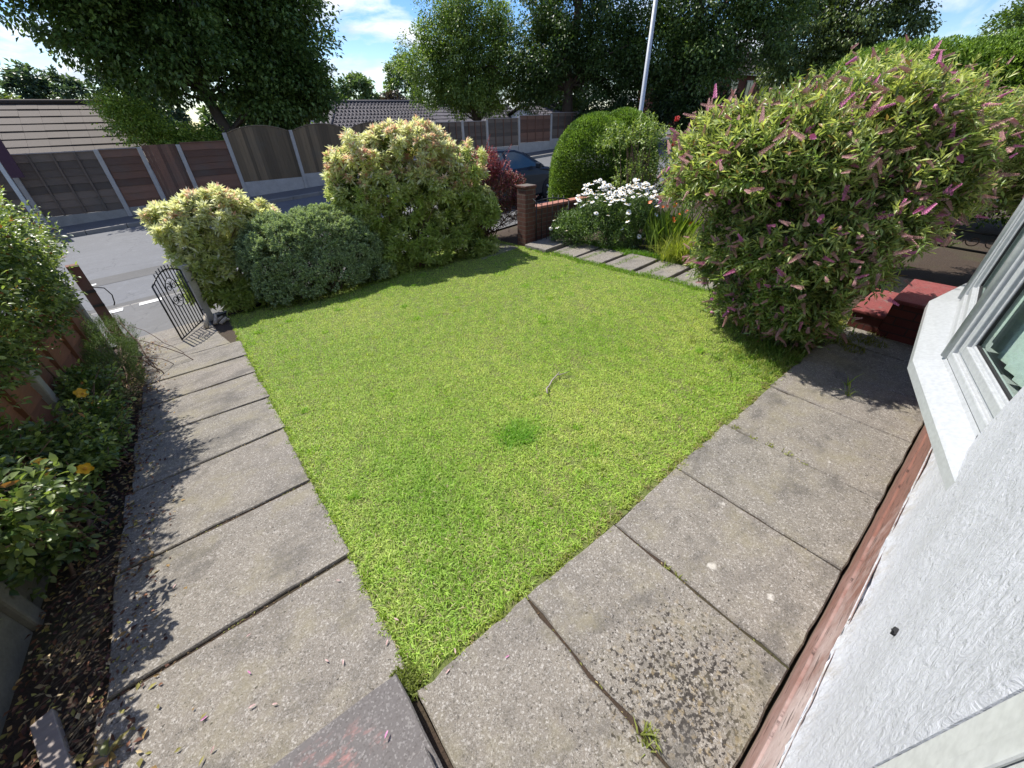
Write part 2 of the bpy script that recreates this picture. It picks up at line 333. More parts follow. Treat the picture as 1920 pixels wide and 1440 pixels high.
def wood_mat(name, a, b, grain=(3, 3, 30), rough=.85):
    m, nt, N, L, p = newmat(name); v = coords(N); rnd = N.new('ShaderNodeNewGeometry').outputs['Random Per Island']
    g = noise(N, L, mapped(N, L, v, grain), 2.0, 5, .6, .5); w = noise(N, L, v, 1.4, 4)
    c = mixc(N, L, g, a, b); c = mixc(N, L, ramp(N, L, rnd, [(.0, 0.), (1., 1.)]), mixc(N, L, 1.0, c, (.62, .62, .62), 'MULTIPLY'), mixc(N, L, 1.0, c, (1.55, 1.5, 1.45), 'MULTIPLY'))
    c = mixc(N, L, ramp(N, L, w, [(.5, 0.), (.75, .45)]), c, (.11, .105, .085))
    L.new(c, p.inputs['Base Color']); p.inputs['Roughness'].default_value = rough; bump(N, L, p, g, .5, .006); return m
M_wood_dk = wood_mat('dark_stained_panel', (.072, .055, .042), (.165, .125, .095), (2, 2, 40))
M_wood_br = wood_mat('brown_stained_panel', (.095, .048, .030), (.19, .10, .066), (2, 2, 40))
M_wood_feather = wood_mat('weathered_feather_boards', (.080, .058, .034), (.20, .145, .085), (30, 30, 1.5))
M_wood_post = wood_mat('red_brown_post', (.075, .022, .016), (.16, .055, .04), (14, 14, 1.5))
M_wood_fence = wood_mat('orange_brown_boards', (.11, .042, .02), (.23, .095, .05), (2, 2, 30))
M_wood_grey = wood_mat('bleached_wood', (.20, .17, .155), (.36, .32, .30), (3, 18, 3))
def tiles_mat(name, a, b):
    m, nt, N, L, p = newmat(name); v = coords(N); n = noise(N, L, v, 3, 6, .65); f = noise(N, L, v, 40, 3)
    rnd = N.new('ShaderNodeNewGeometry').outputs['Random Per Island']
    c = mixc(N, L, n, a, b); c = mixc(N, L, math_(N, L, 'MULTIPLY', rnd, .5), c, mixc(N, L, 1.0, c, (.72, .70, .70), 'MULTIPLY'))
    c = mixc(N, L, ramp(N, L, f, [(.4, .4), (.55, 0.)]), c, tuple(x * .5 for x in a))
    L.new(c, p.inputs['Base Color']); p.inputs['Roughness'].default_value = .8; p.inputs['Specular IOR Level'].default_value = .4; return m
M_tile_br = tiles_mat('brown_concrete_tile', (.078, .060, .049), (.118, .094, .079)); M_tile_gr = tiles_mat('grey_concrete_tile', (.095, .085, .09), (.16, .145, .15))
M_wallwhite = simple('white_house_wall', (.74, .74, .74), .8, var=.06, sc=2)
M_glass_dk = simple('dark_window_glass', (.02, .025, .03), .08, var=.1, spec=.8)
def glass_mat():
    m, nt, N, L, p = newmat('window_glass'); N.remove(p)
    g = N.new('ShaderNodeBsdfGlossy'); g.inputs['Roughness'].default_value = .02; g.inputs['Color'].default_value = (.9, .97, .94, 1)
    t = N.new('ShaderNodeBsdfTransparent'); t.inputs['Color'].default_value = (.93, .975, .955, 1)
    fr = N.new('ShaderNodeLayerWeight'); fr.inputs['Blend'].default_value = .5
    mx = N.new('ShaderNodeMixShader'); L.new(math_(N, L, 'ADD', math_(N, L, 'MULTIPLY', math_(N, L, 'POWER', fr.outputs['Facing'], 4.0), .45), .05), mx.inputs[0]); L.new(t.outputs[0], mx.inputs[1]); L.new(g.outputs[0], mx.inputs[2])
    L.new(mx.outputs[0], N['Material Output'].inputs['Surface']); return m
M_glass = glass_mat()

# ================================================================== THE SETTING
def grid_mesh(name, xs, ys, zfun):
    X, Y = np.meshgrid(xs, ys); V = np.stack([X, Y, zfun(X, Y)], -1).reshape(-1, 3); nx, ny = len(xs), len(ys)
    i = np.arange(nx - 1)[None, :] + nx * np.arange(ny - 1)[:, None]
    q = np.stack([i, i + 1, i + 1 + nx, i + nx], -1).reshape(-1)
    return mesh_np(name, V, q, np.full((nx - 1) * (ny - 1), 4), smooth=True)
def gz(x, y):
    road = zr(x, np.clip(y, 7.2, 16.9)) - .09
    base = Z(x, y) - .035
    return np.where((y > 7.25) & (y < 17.45), np.minimum(base, road), base)
xs = np.concatenate((np.linspace(-420, -16, 22), np.arange(-14, 20, .25), np.linspace(21, 60, 20), np.linspace(70, 460, 16)))
ys = np.concatenate((np.linspace(-60, -3, 12), np.arange(-2, 19, .25), np.linspace(20, 60, 20), np.linspace(70, 520, 20)))
tag(put('ground', grid_mesh('ground', xs, ys, gz), M_soil), kind='structure')
# lawn
RNG = np.random.default_rng(7)
def lawn_edge_r(y): return np.where(y < 1.9, 6.0, np.where(y < 5.5, 4.83, 5.0))
gx = np.linspace(.03, 4.9, 60); gy = np.linspace(.67, 7.0, 70)
tag(put('lawn', grid_mesh('lawn', gx, gy, lambda x, y: Z(x, y) + .004), M_turf), kind='structure')
def blades(name, P, h, tint, lean=.5, wid=.0022, rng=RNG):
    n = len(P); az = rng.uniform(0, 2 * np.pi, n); ln = rng.uniform(.15, 1, n) * lean
    d = np.stack([np.cos(az) * ln, np.sin(az) * ln, np.ones(n)], -1); d = nrm(d)
    sd = np.stack([-np.sin(az + rng.normal(0, .7, n)), np.cos(az), np.zeros(n)], -1); sd = nrm(sd)
    w = (wid * rng.uniform(.7, 1.4, n))[:, None]; h = h[:, None]
    mid = P + d * h * .55; tip = P + d * h; tip[:, 2] -= (h[:, 0] * ln * .45); tip[:, :2] += d[:, :2] * h * .45
    V = np.stack([P - sd * w, P + sd * w, mid + sd * w * .8, mid - sd * w * .8, tip], 1).reshape(-1, 3)
    b = np.arange(n)[:, None] * 5
    L = np.concatenate([b + [0, 1, 2, 3], b + [3, 2, 4]], 1).ravel(); S = np.tile([4, 3], n)
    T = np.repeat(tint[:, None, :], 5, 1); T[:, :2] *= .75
    return mesh_np(name, V, L, S, T.reshape(-1, 3))
def vnoise(x, y, sc, seed):
    r = np.random.default_rng(seed); a = 0
    for k in range(7):
        th = r.uniform(0, 6.28); f = sc * r.uniform(.6, 1.7); a = a + np.sin((x * np.cos(th) + y * np.sin(th)) * f + r.uniform(0, 6.28))
    return a / 7 * 1.6
def build_grass():
    n = 760000
    # more, finer blades close to where one stands
    x = RNG.uniform(.03, 4.88, n); y = RNG.uniform(.68, 7.0, n); d = np.hypot(x, y)
    keep = RNG.uniform(0, 1, n) < np.clip(2.6 / d, .22, 1) ** 1.0
    e = .02 * vnoise(x * 0, y, 9, 3) + .02 * vnoise(x, y * 0, 11, 4)
    keep &= (x > .050 + e * .5) & (y > .700 + e * .5)
    keep &= ~((x > 4.2) & (y < 1.2))
    bare = vnoise(x, y, 9, 9) * .4 + vnoise(x, y, 30, 10) * .7
    keep &= RNG.uniform(0, 1, n) < np.clip(1.0 + .85 * bare, .25, 1)
    # worn, thin strip beside the right hand paving, and near the corner
    keep &= RNG.uniform(0, 1, n) < np.clip((y - .68) / .08 + .6, 0, 1)
    x, y = x[keep], y[keep]; n = len(x)
    P = np.stack([x, y, Z(x, y) + .002], -1)
    lush = np.exp(-((x - 1.32) ** 2 + (y - 1.62) ** 2) / .03) + .7 * np.exp(-((x - .55) ** 2 / .08 + (y - 1.5) ** 2 / .25)) + .22 * np.clip(vnoise(x, y, 2.2, 21), 0, 1) + .5 * np.exp(-((x - .35) ** 2 + (y - .98) ** 2) / .03)
    h = RNG.uniform(.010, .038, n) * (1 + .9 * lush)
    edge = np.minimum(x - .06, y - .7); h *= np.where(edge < .06, 1.15, 1)
    pale = np.clip(.5 + .28 * vnoise(x, y, 3.1, 33) + .30 * vnoise(x, y, 21, 34) + RNG.normal(0, .30, n), 0, 1)[:, None]
    c = (1 - pale) * np.array([.33, .53, .065]) + pale * np.array([.61, .70, .19])
    lu = np.clip(lush, 0, 1)[:, None] * .75; c = c * (1 - lu) + np.array([.21, .42, .035]) * lu
    dry = (RNG.uniform(0, 1, n) < .05 + .06 * (y < 1.2))[:, None]; c = np.where(dry, np.array([.50, .44, .24]), c)
    c *= RNG.uniform(.55, 1.35, (n, 1)); c = np.minimum(c, .82)
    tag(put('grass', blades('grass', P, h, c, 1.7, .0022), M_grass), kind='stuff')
    # longer tufts: round the stepping stones, the corner, under the pink shrub, along the joints
    Q = []
    def tuft(cx, cy, r, k, hh, col=(.15, .27, .03)):
        a = RNG.uniform(0, 6.28, k); rr = r * np.sqrt(RNG.uniform(0, 1, k)); Q.append((cx + rr * np.cos(a), cy + rr * np.sin(a), np.full(k, hh) * RNG.uniform(.5, 1.2, k), np.tile(col, (k, 1))))
    for k in range(520): tuft(4.05 + RNG.normal(0, .38), .70 + abs(RNG.normal(0, .26)), .05, 18, RNG.uniform(.04, .085), (.28, .33, .07) if k % 2 else (.19, .31, .05))
    for yy in np.arange(2.1, 5.6, .09): tuft(4.85 + RNG.normal(0, .03), yy, .07, 90, .06, (.2, .34, .04)); tuft(5.66 + RNG.normal(0, .05), yy, .09, 90, .09, (.15, .3, .03))
    for yy in (2.42, 3.02, 3.62, 4.22, 4.8):
        for xx in np.arange(4.9, 5.6, .1): tuft(xx, yy + .02, .05, 60, .05, (.2, .33, .04))
    for xx, yy in ((1.19, .35), (1.19, .28), (2.43, .62), (2.42, .5), (2.43, .4), (2.44, .3), (2.42, .2), (.62, .04)): tuft(xx, yy, .025, 26, .03, (.33, .36, .10))
    tuft(.585, .045, .03, 45, .06, (.33, .38, .10))
    for k in range(8): tuft(RNG.uniform(4.2, 4.9), RNG.uniform(.35, .8), .10, 160, .06, (.22, .24, .045))
    for k in range(10): tuft(.03 + RNG.normal(0, .02), .74 + RNG.normal(0, .02), .05, 60, .04, (.22, .27, .06))
    for k in range(150): tuft(.045 + RNG.normal(0, .014), RNG.uniform(.8, 6.2), .022, 22, .030, (.32, .44, .07))
    for k in range(150): tuft(RNG.uniform(.05, 4.2), .70 + RNG.normal(0, .016), .022, 20, .030, (.38, .46, .10) if k % 3 else (.42, .36, .19))
    for xx, yy in ((3.58, .30), (3.42, .26)): tuft(xx, yy, .012, 9, .15, (.30, .40, .07))
    for k in range(90):
        cx, cy = RNG.uniform(.1, 4.7), RNG.uniform(.75, 6.2); tuft(cx, cy, RNG.uniform(.03, .10), int(RNG.uniform(25, 90)), RNG.uniform(.035, .06), [(.27, .48, .06), (.34, .54, .08), (.50, .60, .16)][k % 3])
    for k in range(46): tuft(1.30 + RNG.normal(0, .085), 1.60 + RNG.normal(0, .06), .04, 16, .055, (.22, .44, .05))
    X = np.concatenate([q[0] for q in Q]); Y = np.concatenate([q[1] for q in Q]); h = np.concatenate([q[2] for q in Q]); c = np.concatenate([q[3] for q in Q]) * RNG.uniform(.7, 1.25, (len(X), 1))
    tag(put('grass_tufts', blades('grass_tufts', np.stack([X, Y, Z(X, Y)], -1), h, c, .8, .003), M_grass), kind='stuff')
build_grass()
# paved paths: every slab an island with chipped edges, a little tilt and an open joint
def slab(mb, c4, th=.05, rng=random.Random(3), jit=.006, lift=0.0, sub=9):
    """c4: four corners (x, y) anticlockwise; top follows the ground, bottom th lower"""
    P = []
    for i in range(4):
        a, b = c4[i], c4[(i + 1) % 4]
        for k in range(sub):
            f = k / sub; P.append((a[0] + (b[0] - a[0]) * f, a[1] + (b[1] - a[1]) * f))
    cx = sum(p[0] for p in c4) / 4; cy = sum(p[1] for p in c4) / 4
    zs = [zf(*c) for c in c4]; e = 1e-9
    A = np.array([[c[0], c[1], 1] for c in c4]); pl = np.linalg.lstsq(A, np.array(zs), rcond=None)[0]
    tx, ty = rng.uniform(-.006, .006), rng.uniform(-.006, .006); z0 = rng.uniform(-.003, .004) + lift
    zt = lambda x, y: pl[0] * x + pl[1] * y + pl[2] + .014 + z0 + tx * (x - cx) + ty * (y - cy)
    n = len(P); top, mid, bot = [], [], []
    for (x, y) in P:
        j = rng.uniform(0, jit) * (3.0 if rng.random() < .10 else 1.0); d = Vector((cx - x, cy - y)); d.normalize(); x2, y2 = x + d.x * j, y + d.y * j
        mid.append((x2, y2, zt(x2, y2) - .006 - rng.uniform(0, .003))); bot.append((x2, y2, zt(x2, y2) - th)); x3, y3 = x2 + d.x * .007, y2 + d.y * .007
        top.append((x3, y3, zt(x3, y3)))
    fs = [tuple(range(n))] + [(n + i, n + (i + 1) % n, (i + 1) % n, i) for i in range(n)] + [(2 * n + i, 2 * n + (i + 1) % n, n + (i + 1) % n, n + i) for i in range(n)]
    mb.add(top + mid + bot, fs)
mb = MB(); rr = random.Random(11)
jl = [(-.2, -.2), (.70, .70), (1.47, 1.46), (2.22, 2.21), (3.0, 3.02), (3.79, 3.68), (4.48, 4.40), (5.12, 5.0), (5.78, 5.62)]
for (l0, r0), (l1, r1) in zip(jl, jl[1:]):
    g = .008
    if l0 < 0: continue
    slab(mb, [(-.95 + rr.uniform(-.02, .02), l0 + g), (.045 + rr.uniform(-.012, .012), r0 + g), (.04 + rr.uniform(-.012, .012), r1 - g), (-.96 + rr.uniform(-.02, .02), l1 - g)], rng=rr)
slab(mb, [(-.98, 5.79), (-.06, 5.64), (-.14, 6.28), (-1.0, 6.40)], rng=rr); slab(mb, [(-1.04, 6.41), (-.14, 6.29), (-.2, 7.22), (-1.1, 7.32)], rng=rr, lift=-.006)
slab(mb, [(-.95, -.18), (-.03, -.18), (-.03, .69), (-.95, .69)], rng=rr)
tag(mb.build('path', M_slab), kind='structure')
mb = MB(); rr = random.Random(5)
jx = [.028, .585, 1.19, 1.80, 2.42, 3.13, 3.75, 4.36, 4.97, 5.58, 6.2, 6.9]
for a, b in zip(jx, jx[1:]):
    g = .0028; slab(mb, [(a + g, -.185), (b - g, -.185), (b - g, .685 + rr.uniform(-.02, .012)), (a + g, .685 + rr.uniform(-.02, .012))], rng=rr, jit=.007)
slab(mb, [(.05, -.2), (.2, -.2), (.2, -.19), (.05, -.19)], rng=rr)
tag(mb.build('house_path', M_slab), kind='structure')
tag(put('path_bedding', grid_mesh('path_bedding', np.linspace(-.93, .03, 6), np.linspace(-.15, 7.2, 40), lambda x, y: Z(x, y) + .001), M_soil), kind='structure')
tag(put('house_path_bedding', grid_mesh('house_path_bedding', np.linspace(.06, 6.8, 40), np.linspace(-.18, .665, 6), lambda x, y: Z(x, y) + .003), M_soil), kind='structure')
# stepping stones to the far gateway
st = [(2.08, 2.66), (2.72, 3.22), (3.28, 3.80), (3.86, 4.38), (4.44, 4.96)]
names = ['nearest the pink shrub', 'beside the yellow grass clump', 'between the grass clump and the daisies', 'in front of the daisies', 'farthest, next to the raised gateway slab']
for (a, b), nm in zip(st, names):
    m = MB(); q = rr.uniform(-.03, .03); slab(m, [(4.86 + q, a), (5.58 + q, a + .03), (5.60 + q, b + .03), (4.88 + q, b)], rng=rr, lift=.004)
    tag(m.build('stepping_stone', M_slab), 'grey stepping stone in the lawn ' + nm, 'stepping stone', 'stepping stones along the lawn edge')
m = MB(); slab(m, [(4.80, 5.02), (5.62, 5.05), (5.66, 5.62), (4.82, 5.60)], rng=rr, lift=.055, th=.11)
tag(m.build('gateway_slab', M_slab), 'raised grey slab at the foot of the brick gate post', 'paving slab')
m = MB()
for k in range(3): slab(m, [(3.95 + .0 * k, 5.72 + .6 * k), (4.78, 5.72 + .6 * k), (4.78, 6.29 + .6 * k), (3.95, 6.29 + .6 * k)], rng=rr)
tag(m.build('gateway_path', M_slab), kind='structure')
# road, pavements, kerbs
def strip(name, y0, y1, zfun, mat, x0=-14, x1=34, n=3):
    return tag(put(name, grid_mesh(name, np.arange(x0, x1 + .1, 1.0), np.linspace(y0, y1, n), zfun), mat), kind='structure')
strip('road', 9.18, 16.22, zr, M_road, n=8)
strip('pavement', 7.26, 9.08, lambda x, y: Z(x, y), M_pave, n=4)
strip('far_pavement', 16.32, 17.62, lambda x, y: Z(x, np.minimum(y, 17.49)), M_pave, n=4)
def kerb(name, y0, y1, top):
    V = []; F = []
    for i, x in enumerate(np.arange(-14, 34, .915)):
        zt0, zt1 = top(x), top(x + .905); b = len(V)
        V += [(x, y0, zt0 - .3), (x + .905, y0, zt1 - .3), (x + .905, y1, zt1 - .3), (x, y1, zt0 - .3), (x, y0, zt0), (x + .905, y0, zt1), (x + .905, y1, zt1), (x, y1, zt0)]
        F += [tuple(b + j for j in f) for f in ((4, 5, 6, 7), (0, 1, 5, 4), (2, 3, 7, 6), (1, 2, 6, 5), (3, 0, 4, 7))]
    m = MB(); m.V = V; m.F = F; m.M = [0] * len(F); m.S = [False] * len(F)
    tag(m.build(name, M_kerb, bevel=.015), kind='structure')
kerb('kerb', 9.07, 9.19, lambda x: zf(x, 9.199) - .01); kerb('far_kerb', 16.20, 16.33, lambda x: float(zr(x, 16.2)) + .11)
strip('road_patch', 11.0, 11.55, lambda x, y: zr(x, y) + .004, M_patch, n=3)
strip('gutter_band', 9.19, 9.62, lambda x, y: zr(x, y) + .004, M_patch, n=3)
m = MB()
for x0, x1, y0, y1 in ((-1.50, -1.28, 8.86, 9.02), (-1.06, -.74, 8.90, 9.05), (-1.9, -1.75, 11.1, 11.2)):  # two kerbside marks; the last is a manhole highlight painted as a white patch
    f = (lambda x, y: zf(x, y) + .007) if y0 < 9 else (lambda x, y: float(zr(x, y)) + .010)
    m.add([(x0, y0, f(x0, y0)), (x1, y0, f(x1, y0)), (x1, y1, f(x1, y1)), (x0, y1, f(x0, y1))], [(0, 1, 2, 3)])
tag(m.build('markings_and_glint', M_mark_glint), kind='structure')
# ================================================================== FOLIAGE TOOLS
def leafcloud(name, P, A, L, W, tint, mat, parent=None, fold=.25, rng=RNG, oval=False, side=None, gain=1.32):
    """many leaves: base P, axis A (unit), length L, half width W"""
    n = len(P); A = nrm(A); tint = np.minimum(tint * gain, .82)
    sd = np.cross(A, UP + rng.normal(0, .45, (n, 3))) if side is None else side
    sd = nrm(sd); nn = nrm(np.cross(sd, A)); nn *= np.where(nn[:, 2:3] < 0, -1, 1)
    L = np.broadcast_to(L, (n,))[:, None]; W = np.broadcast_to(W, (n,))[:, None]
    if not oval:
        V = np.stack([P, P + A * L * .48 + sd * W + nn * W * fold, P + A * L - nn * L * .12, P + A * L * .48 - sd * W + nn * W * fold], 1)
        b = np.arange(n)[:, None] * 4; Lp = np.concatenate([b + [0, 1, 2], b + [0, 2, 3]], 1).ravel(); S = np.full(2 * n, 3); k = 4
    else:
        p = lambda x, w, h: P + A * L * x + sd * W * w + nn * (W * h)
        V = np.stack([P, p(.28, .85, .28), p(.30, 0, 0), p(.28, -.85, .28), p(.62, .86, .10), p(.64, 0, -.18), p(.62, -.86, .10), p(1.0, 0, -.6)], 1)
        b = np.arange(n)[:, None] * 8; Lp = np.concatenate([b + [0, 1, 2], b + [0, 2, 3], b + [1, 4, 5, 2], b + [2, 5, 6, 3], b + [4, 7, 5], b + [5, 7, 6]], 1).ravel(); S = np.tile([3, 3, 4, 4, 3, 3], n); k = 8
    T = np.repeat(tint[:, None, :], k, 1).reshape(-1, 3)
    me = mesh_np(name, V.reshape(-1, 3), Lp, S, T)
    return put(name, me, mat, parent)
def lobes(rng, k=9):
    d = nrm(rng.normal(0, 1, (k, 3))); a = rng.uniform(.4, 1, k)
    return lambda n: (np.clip(n @ d.T - .55, 0, 1) / .45 * a).max(1)
def blob_points(blobs, n, rng, rmin=.86, rmax=1.04, lump=.16, under=-.35, zmin=None):
    """points and outward normals over a union of ellipsoids (cx, cy, cz, rx, ry, rz)"""
    B = np.array(blobs, float); ar = (B[:, 3] * B[:, 4] + B[:, 3] * B[:, 5] + B[:, 4] * B[:, 5]); pr = ar / ar.sum()
    fs = [lobes(rng) for _ in B]; P = []; Nn = []; c = 0
    while c < n:
        k = int((n - c) * 1.8) + 50; ii = rng.choice(len(B), k, p=pr); d = nrm(rng.normal(0, 1, (k, 3))); d = d[(d[:, 2] > under)]; ii = ii[:len(d)]
        lf = np.zeros(len(d))
        for j in range(len(B)): q = ii == j; lf[q] = fs[j](d[q]) if q.any() else 0
        r = rng.uniform(rmin, rmax, len(d)) * (1 - lump / 2 + lump * lf)
        p = B[ii, :3] + d * B[ii, 3:6] * r[:, None]; ok = np.ones(len(p), bool)
        for j in range(len(B)):
            q = np.linalg.norm((p - B[j, :3]) / B[j, 3:6], axis=1) < .80 * min(1, rmin / .86); ok &= ~(q & (ii != j))
        gzv = Z(p[:, 0], p[:, 1]) + (.04 if zmin is None else zmin); ok &= p[:, 2] > gzv
        p = p[ok]; nv = nrm(d[ok] / B[ii[ok], 3:6]); P.append(p); Nn.append(nv); c += len(p)
    return np.concatenate(P)[:n], np.concatenate(Nn)[:n]
def heads(P, Nv, k, r, rng):
    """k tips on a little dome at every point"""
    n = len(P); d = nrm(rng.normal(0, 1, (n, k, 3)) + Nv[:, None] * 1.1); rr = (r * rng.uniform(.65, 1.3, n))[:, None, None]
    return (P[:, None] - Nv[:, None] * rr * .4 + d * rr * rng.uniform(.8, 1.08, (n, k, 1))).reshape(-1, 3), d.reshape(-1, 3)
def perp(A, rng):
    u = nrm(np.cross(A, np.array([.31, .77, .55]) + rng.normal(0, .1, A.shape))); return u, np.cross(A, u)
def rosettes(P, A, k, spread, rng, shoot=0.0):
    """k leaves round each tip: returns base, direction, index of tip, rank 0..1 along the shoot"""
    n = len(P); u, w = perp(A, rng); ph = rng.uniform(0, 6.28, (n, 1)) + np.arange(k)[None] * 2.39996 + rng.normal(0, .25, (n, k))
    rank = np.tile(np.linspace(0, 1, k), (n, 1)); sp = np.radians(spread[0] + (spread[1] - spread[0]) * (1 - rank) + rng.normal(0, 9, (n, k)))
    d = A[:, None] * np.cos(sp)[..., None] + (u[:, None] * np.cos(ph)[..., None] + w[:, None] * np.sin(ph)[..., None]) * np.sin(sp)[..., None]
    b = P[:, None] + A[:, None] * (shoot * (rank - 1))[..., None]
    return b.reshape(-1, 3), d.reshape(-1, 3), np.repeat(np.arange(n), k), rank.ravel()
def stems(name, base, tips, parent, mat=M_twig, r0=.012, r1=.003, rng=RNG, sag=.25, spread=.12, k=5):
    m = MB()
    for t in tips:
        b = np.array([base[0] + rng.normal(0, spread), base[1] + rng.normal(0, spread), 0.0]); b[2] = zf(b[0], b[1]) - .02
        c = b * .45 + t * .55 + np.array([0, 0, sag * abs(t[2] - b[2])]) * .5; c[:2] = b[:2] * .62 + t[:2] * .38
        pts = [(1 - f) ** 2 * b + 2 * f * (1 - f) * c + f * f * t + rng.normal(0, .008, 3) for f in np.linspace(0, 1, 7)]
        m.tube(pts, list(np.linspace(r0 * rng.uniform(.7, 1.2), r1, 7)), k, False)
    return m.build(name, mat, parent)
def shade(rng, n, lo=.75, hi=1.25): return rng.uniform(lo, hi, (n, 1))
def mixa(a, b, f): f = np.asarray(f)[:, None]; return np.array(a) * (1 - f) + np.array(b) * f

# ================================================================== THE HOUSE
def build_house():
    h = tag(empty('house', (3.2, -2.5, 0)), 'white rendered house with red plinth and white bay window, right beside the paving', 'house')
    # front wall: lower brick plinth, then render with a rough bell edge
    m = MB(); rng = random.Random(2)
    n = 60; prof = [(-.192, 0.0), (-.197, .08), (-.199, .1515), (-.225, .1525), (-.225, .1570), (-.207, .158), (-.209, .23), (-.212, .30), (-.214, .40)]
    X = [.56 + (7.2 - .56) * (i / n) for i in range(n + 1)]
    vs = [(x, s + rng.uniform(-.0015, .0015), z - .03 if z == 0 else z + .0012 * math.sin(9 * x) + .0008 * math.sin(31 * x)) for x in X for s, z in prof]
    k = len(prof); fs = [(i * k + j, (i + 1) * k + j, (i + 1) * k + j + 1, i * k + j + 1) for i in range(n) for j in range(k - 1)]
    m.add(vs, [tuple(reversed(f)) for f in fs]); m.build('plinth', M_plinth, h)
    m = MB(); nx, nz = 150, 46; V = []
    zz = [.385 + (i / nz) ** 2.2 * 4.6 for i in range(nz + 1)]
    for j, z in enumerate(zz):
        for i in range(nx + 1):
            x = .556 + (7.2 - .556) * (i / nx) ** 1.5
            w = .022 * math.exp(-((z - .385) / .05)) + .004 * math.sin(7 * x + 3 * z) + .004 * math.sin(13 * x - 5 * z + 1) + rng.uniform(-.002, .002)
            V.append((x, -.235 + (w if i > 1 else .0), z + (rng.uniform(-.012, .012) if j == 0 else 0)))
    hole = lambda i, j: 1.86 < .556 + 6.644 * ((i + .5) / nx) ** 1.5 < 4.56 and .80 < zz[j] and zz[j + 1] < 2.3
    F = [(j * (nx + 1) + i + 1, j * (nx + 1) + i, (j + 1) * (nx + 1) + i, (j + 1) * (nx + 1) + i + 1) for j in range(nz) for i in range(nx) if not hole(i, j)]
    m.add(V, F, True)
    m.box(.556, 1.84, -.40, -.262, .0, 5.0); m.box(4.58, 7.2, -.40, -.262, .0, 5.0); m.box(1.841, 4.579, -.40, -.262, .0, .82); m.box(1.841, 4.579, -.40, -.262, 2.22, 5.0)
    m.add([(.556, -.234, .39), (.556, -.262, .39), (.556, -.262, 5), (.556, -.234, 5)], [(0, 1, 2, 3)])
    m.add([(.556, -.210, .385), (7.2, -.210, .385), (7.2, -.262, .38), (.556, -.262, .38)], [(0, 1, 2, 3)])
    m.box(-1.2, -.62, -.40, -.235, 0, 5.0)          # wall beyond the front door
    m.box(-.62, .556, -.40, -.236, 2.25, 5.0)
    m.box(7.08, 7.2, -6.2, -.40, 0, 5); m.box(-1.2, -1.08, -6.2, -.40, 0, 5); m.box(-1.08, 7.08, -6.2, -6.08, 0, 5)
    m.build('wall', M_render, h)
    m = MB(); m.prism([(-1.6, .05, 4.95), (-1.6, -3.2, 7.0), (-1.6, -3.3, 6.86), (-1.6, .08, 4.80)], (9.2, 0, 0)); m.prism([(-1.6, -6.5, 4.95), (-1.6, -6.53, 4.80), (-1.6, -3.1, 6.86), (-1.6, -3.2, 7.0)], (9.2, 0, 0))
    m.build('roof', M_tile_gr, h)
    m = MB()      # door frame, moulded white timber, around the open doorway
    for y0, y1, x0, x1 in ((-.262, -.2355, .43, .5555), (-.30, -.2625, .40, .5555), (-.34, -.3005, .36, .5555), (-.2350, -.229, .455, .49)): m.box(x0, x1, y0, y1, .12, 2.25)
    for y0, y1, x0, x1 in ((-.30, -.236, -.618, -.50), (-.36, -.30, -.618, -.46)): m.box(x0, x1, y0, y1, .12, 2.25)
    m.box(-.50, .40, -.36, -.24, 2.14, 2.25)
    m.build('door_frame', M_whitepaint, h, bevel=.004)
    m = MB(); m.obox((.94, -.227, .79), (.008, 0, .003), (0, .004, 0), (-.001, 0, .005)); m.tube([(.934, -.225, .792), (.932, -.220, .80)], .002, 5); m.build('cable_clip', M_rubber, h)
    m = MB(); m.box(-.46, .36, -.40, -.36, .1, 2.14); m.build('door', M_white, h)
    # bay window: three facets on a projecting sill
    O = [(1.60, -.245), (2.50, .035), (3.47, .137), (4.30, .0), (4.85, -.23)]
    I = [(1.57, -.335), (2.53, -.050), (3.48, .020), (4.25, -.11), (4.62, -.235)]
    bay = MB()
    def sheet(P, z0, z1, mb):
        for (x0, y0), (x1, y1) in zip(P, P[1:]): mb.add([(x0, y0, z0), (x1, y1, z0), (x1, y1, z1), (x0, y0, z1)], [(3, 2, 1, 0)])
    top = [(x, y, .80) for x, y in O] + [(x, y, .822) for x, y in reversed(I)]
    bb = [(x, y, .745) for x, y in O]; bi = [(x, y, .745) for x, y in reversed(I)]
    vs = [(x, y - .002, .80) for x, y in O]
    no = len(O); ring = [(.745, O, 0), (.792, O, 0), (.80, O, -.008), (.826, I, 0), (.842, I, -.006)]
    VV = []
    for z, Q, off in ring: VV += [(x + .0, y + off, z) for x, y in Q]
    FF = [(r * no + i, r * no + i + 1, (r + 1) * no + i + 1, (r + 1) * no + i) for r in range(len(ring) - 1) for i in range(no - 1)]
    bay.add(VV, [tuple(reversed(f)) for f in FF]); bay.add([(x, y, .745) for x, y in O] + [(x, -.30, .70) for x, y in reversed(O)], [tuple(range(2 * no))])
    w = empty('bay_window', (3.1, -.1, .8)); adopt(w, h)
    bay.build('sill', M_white, w)
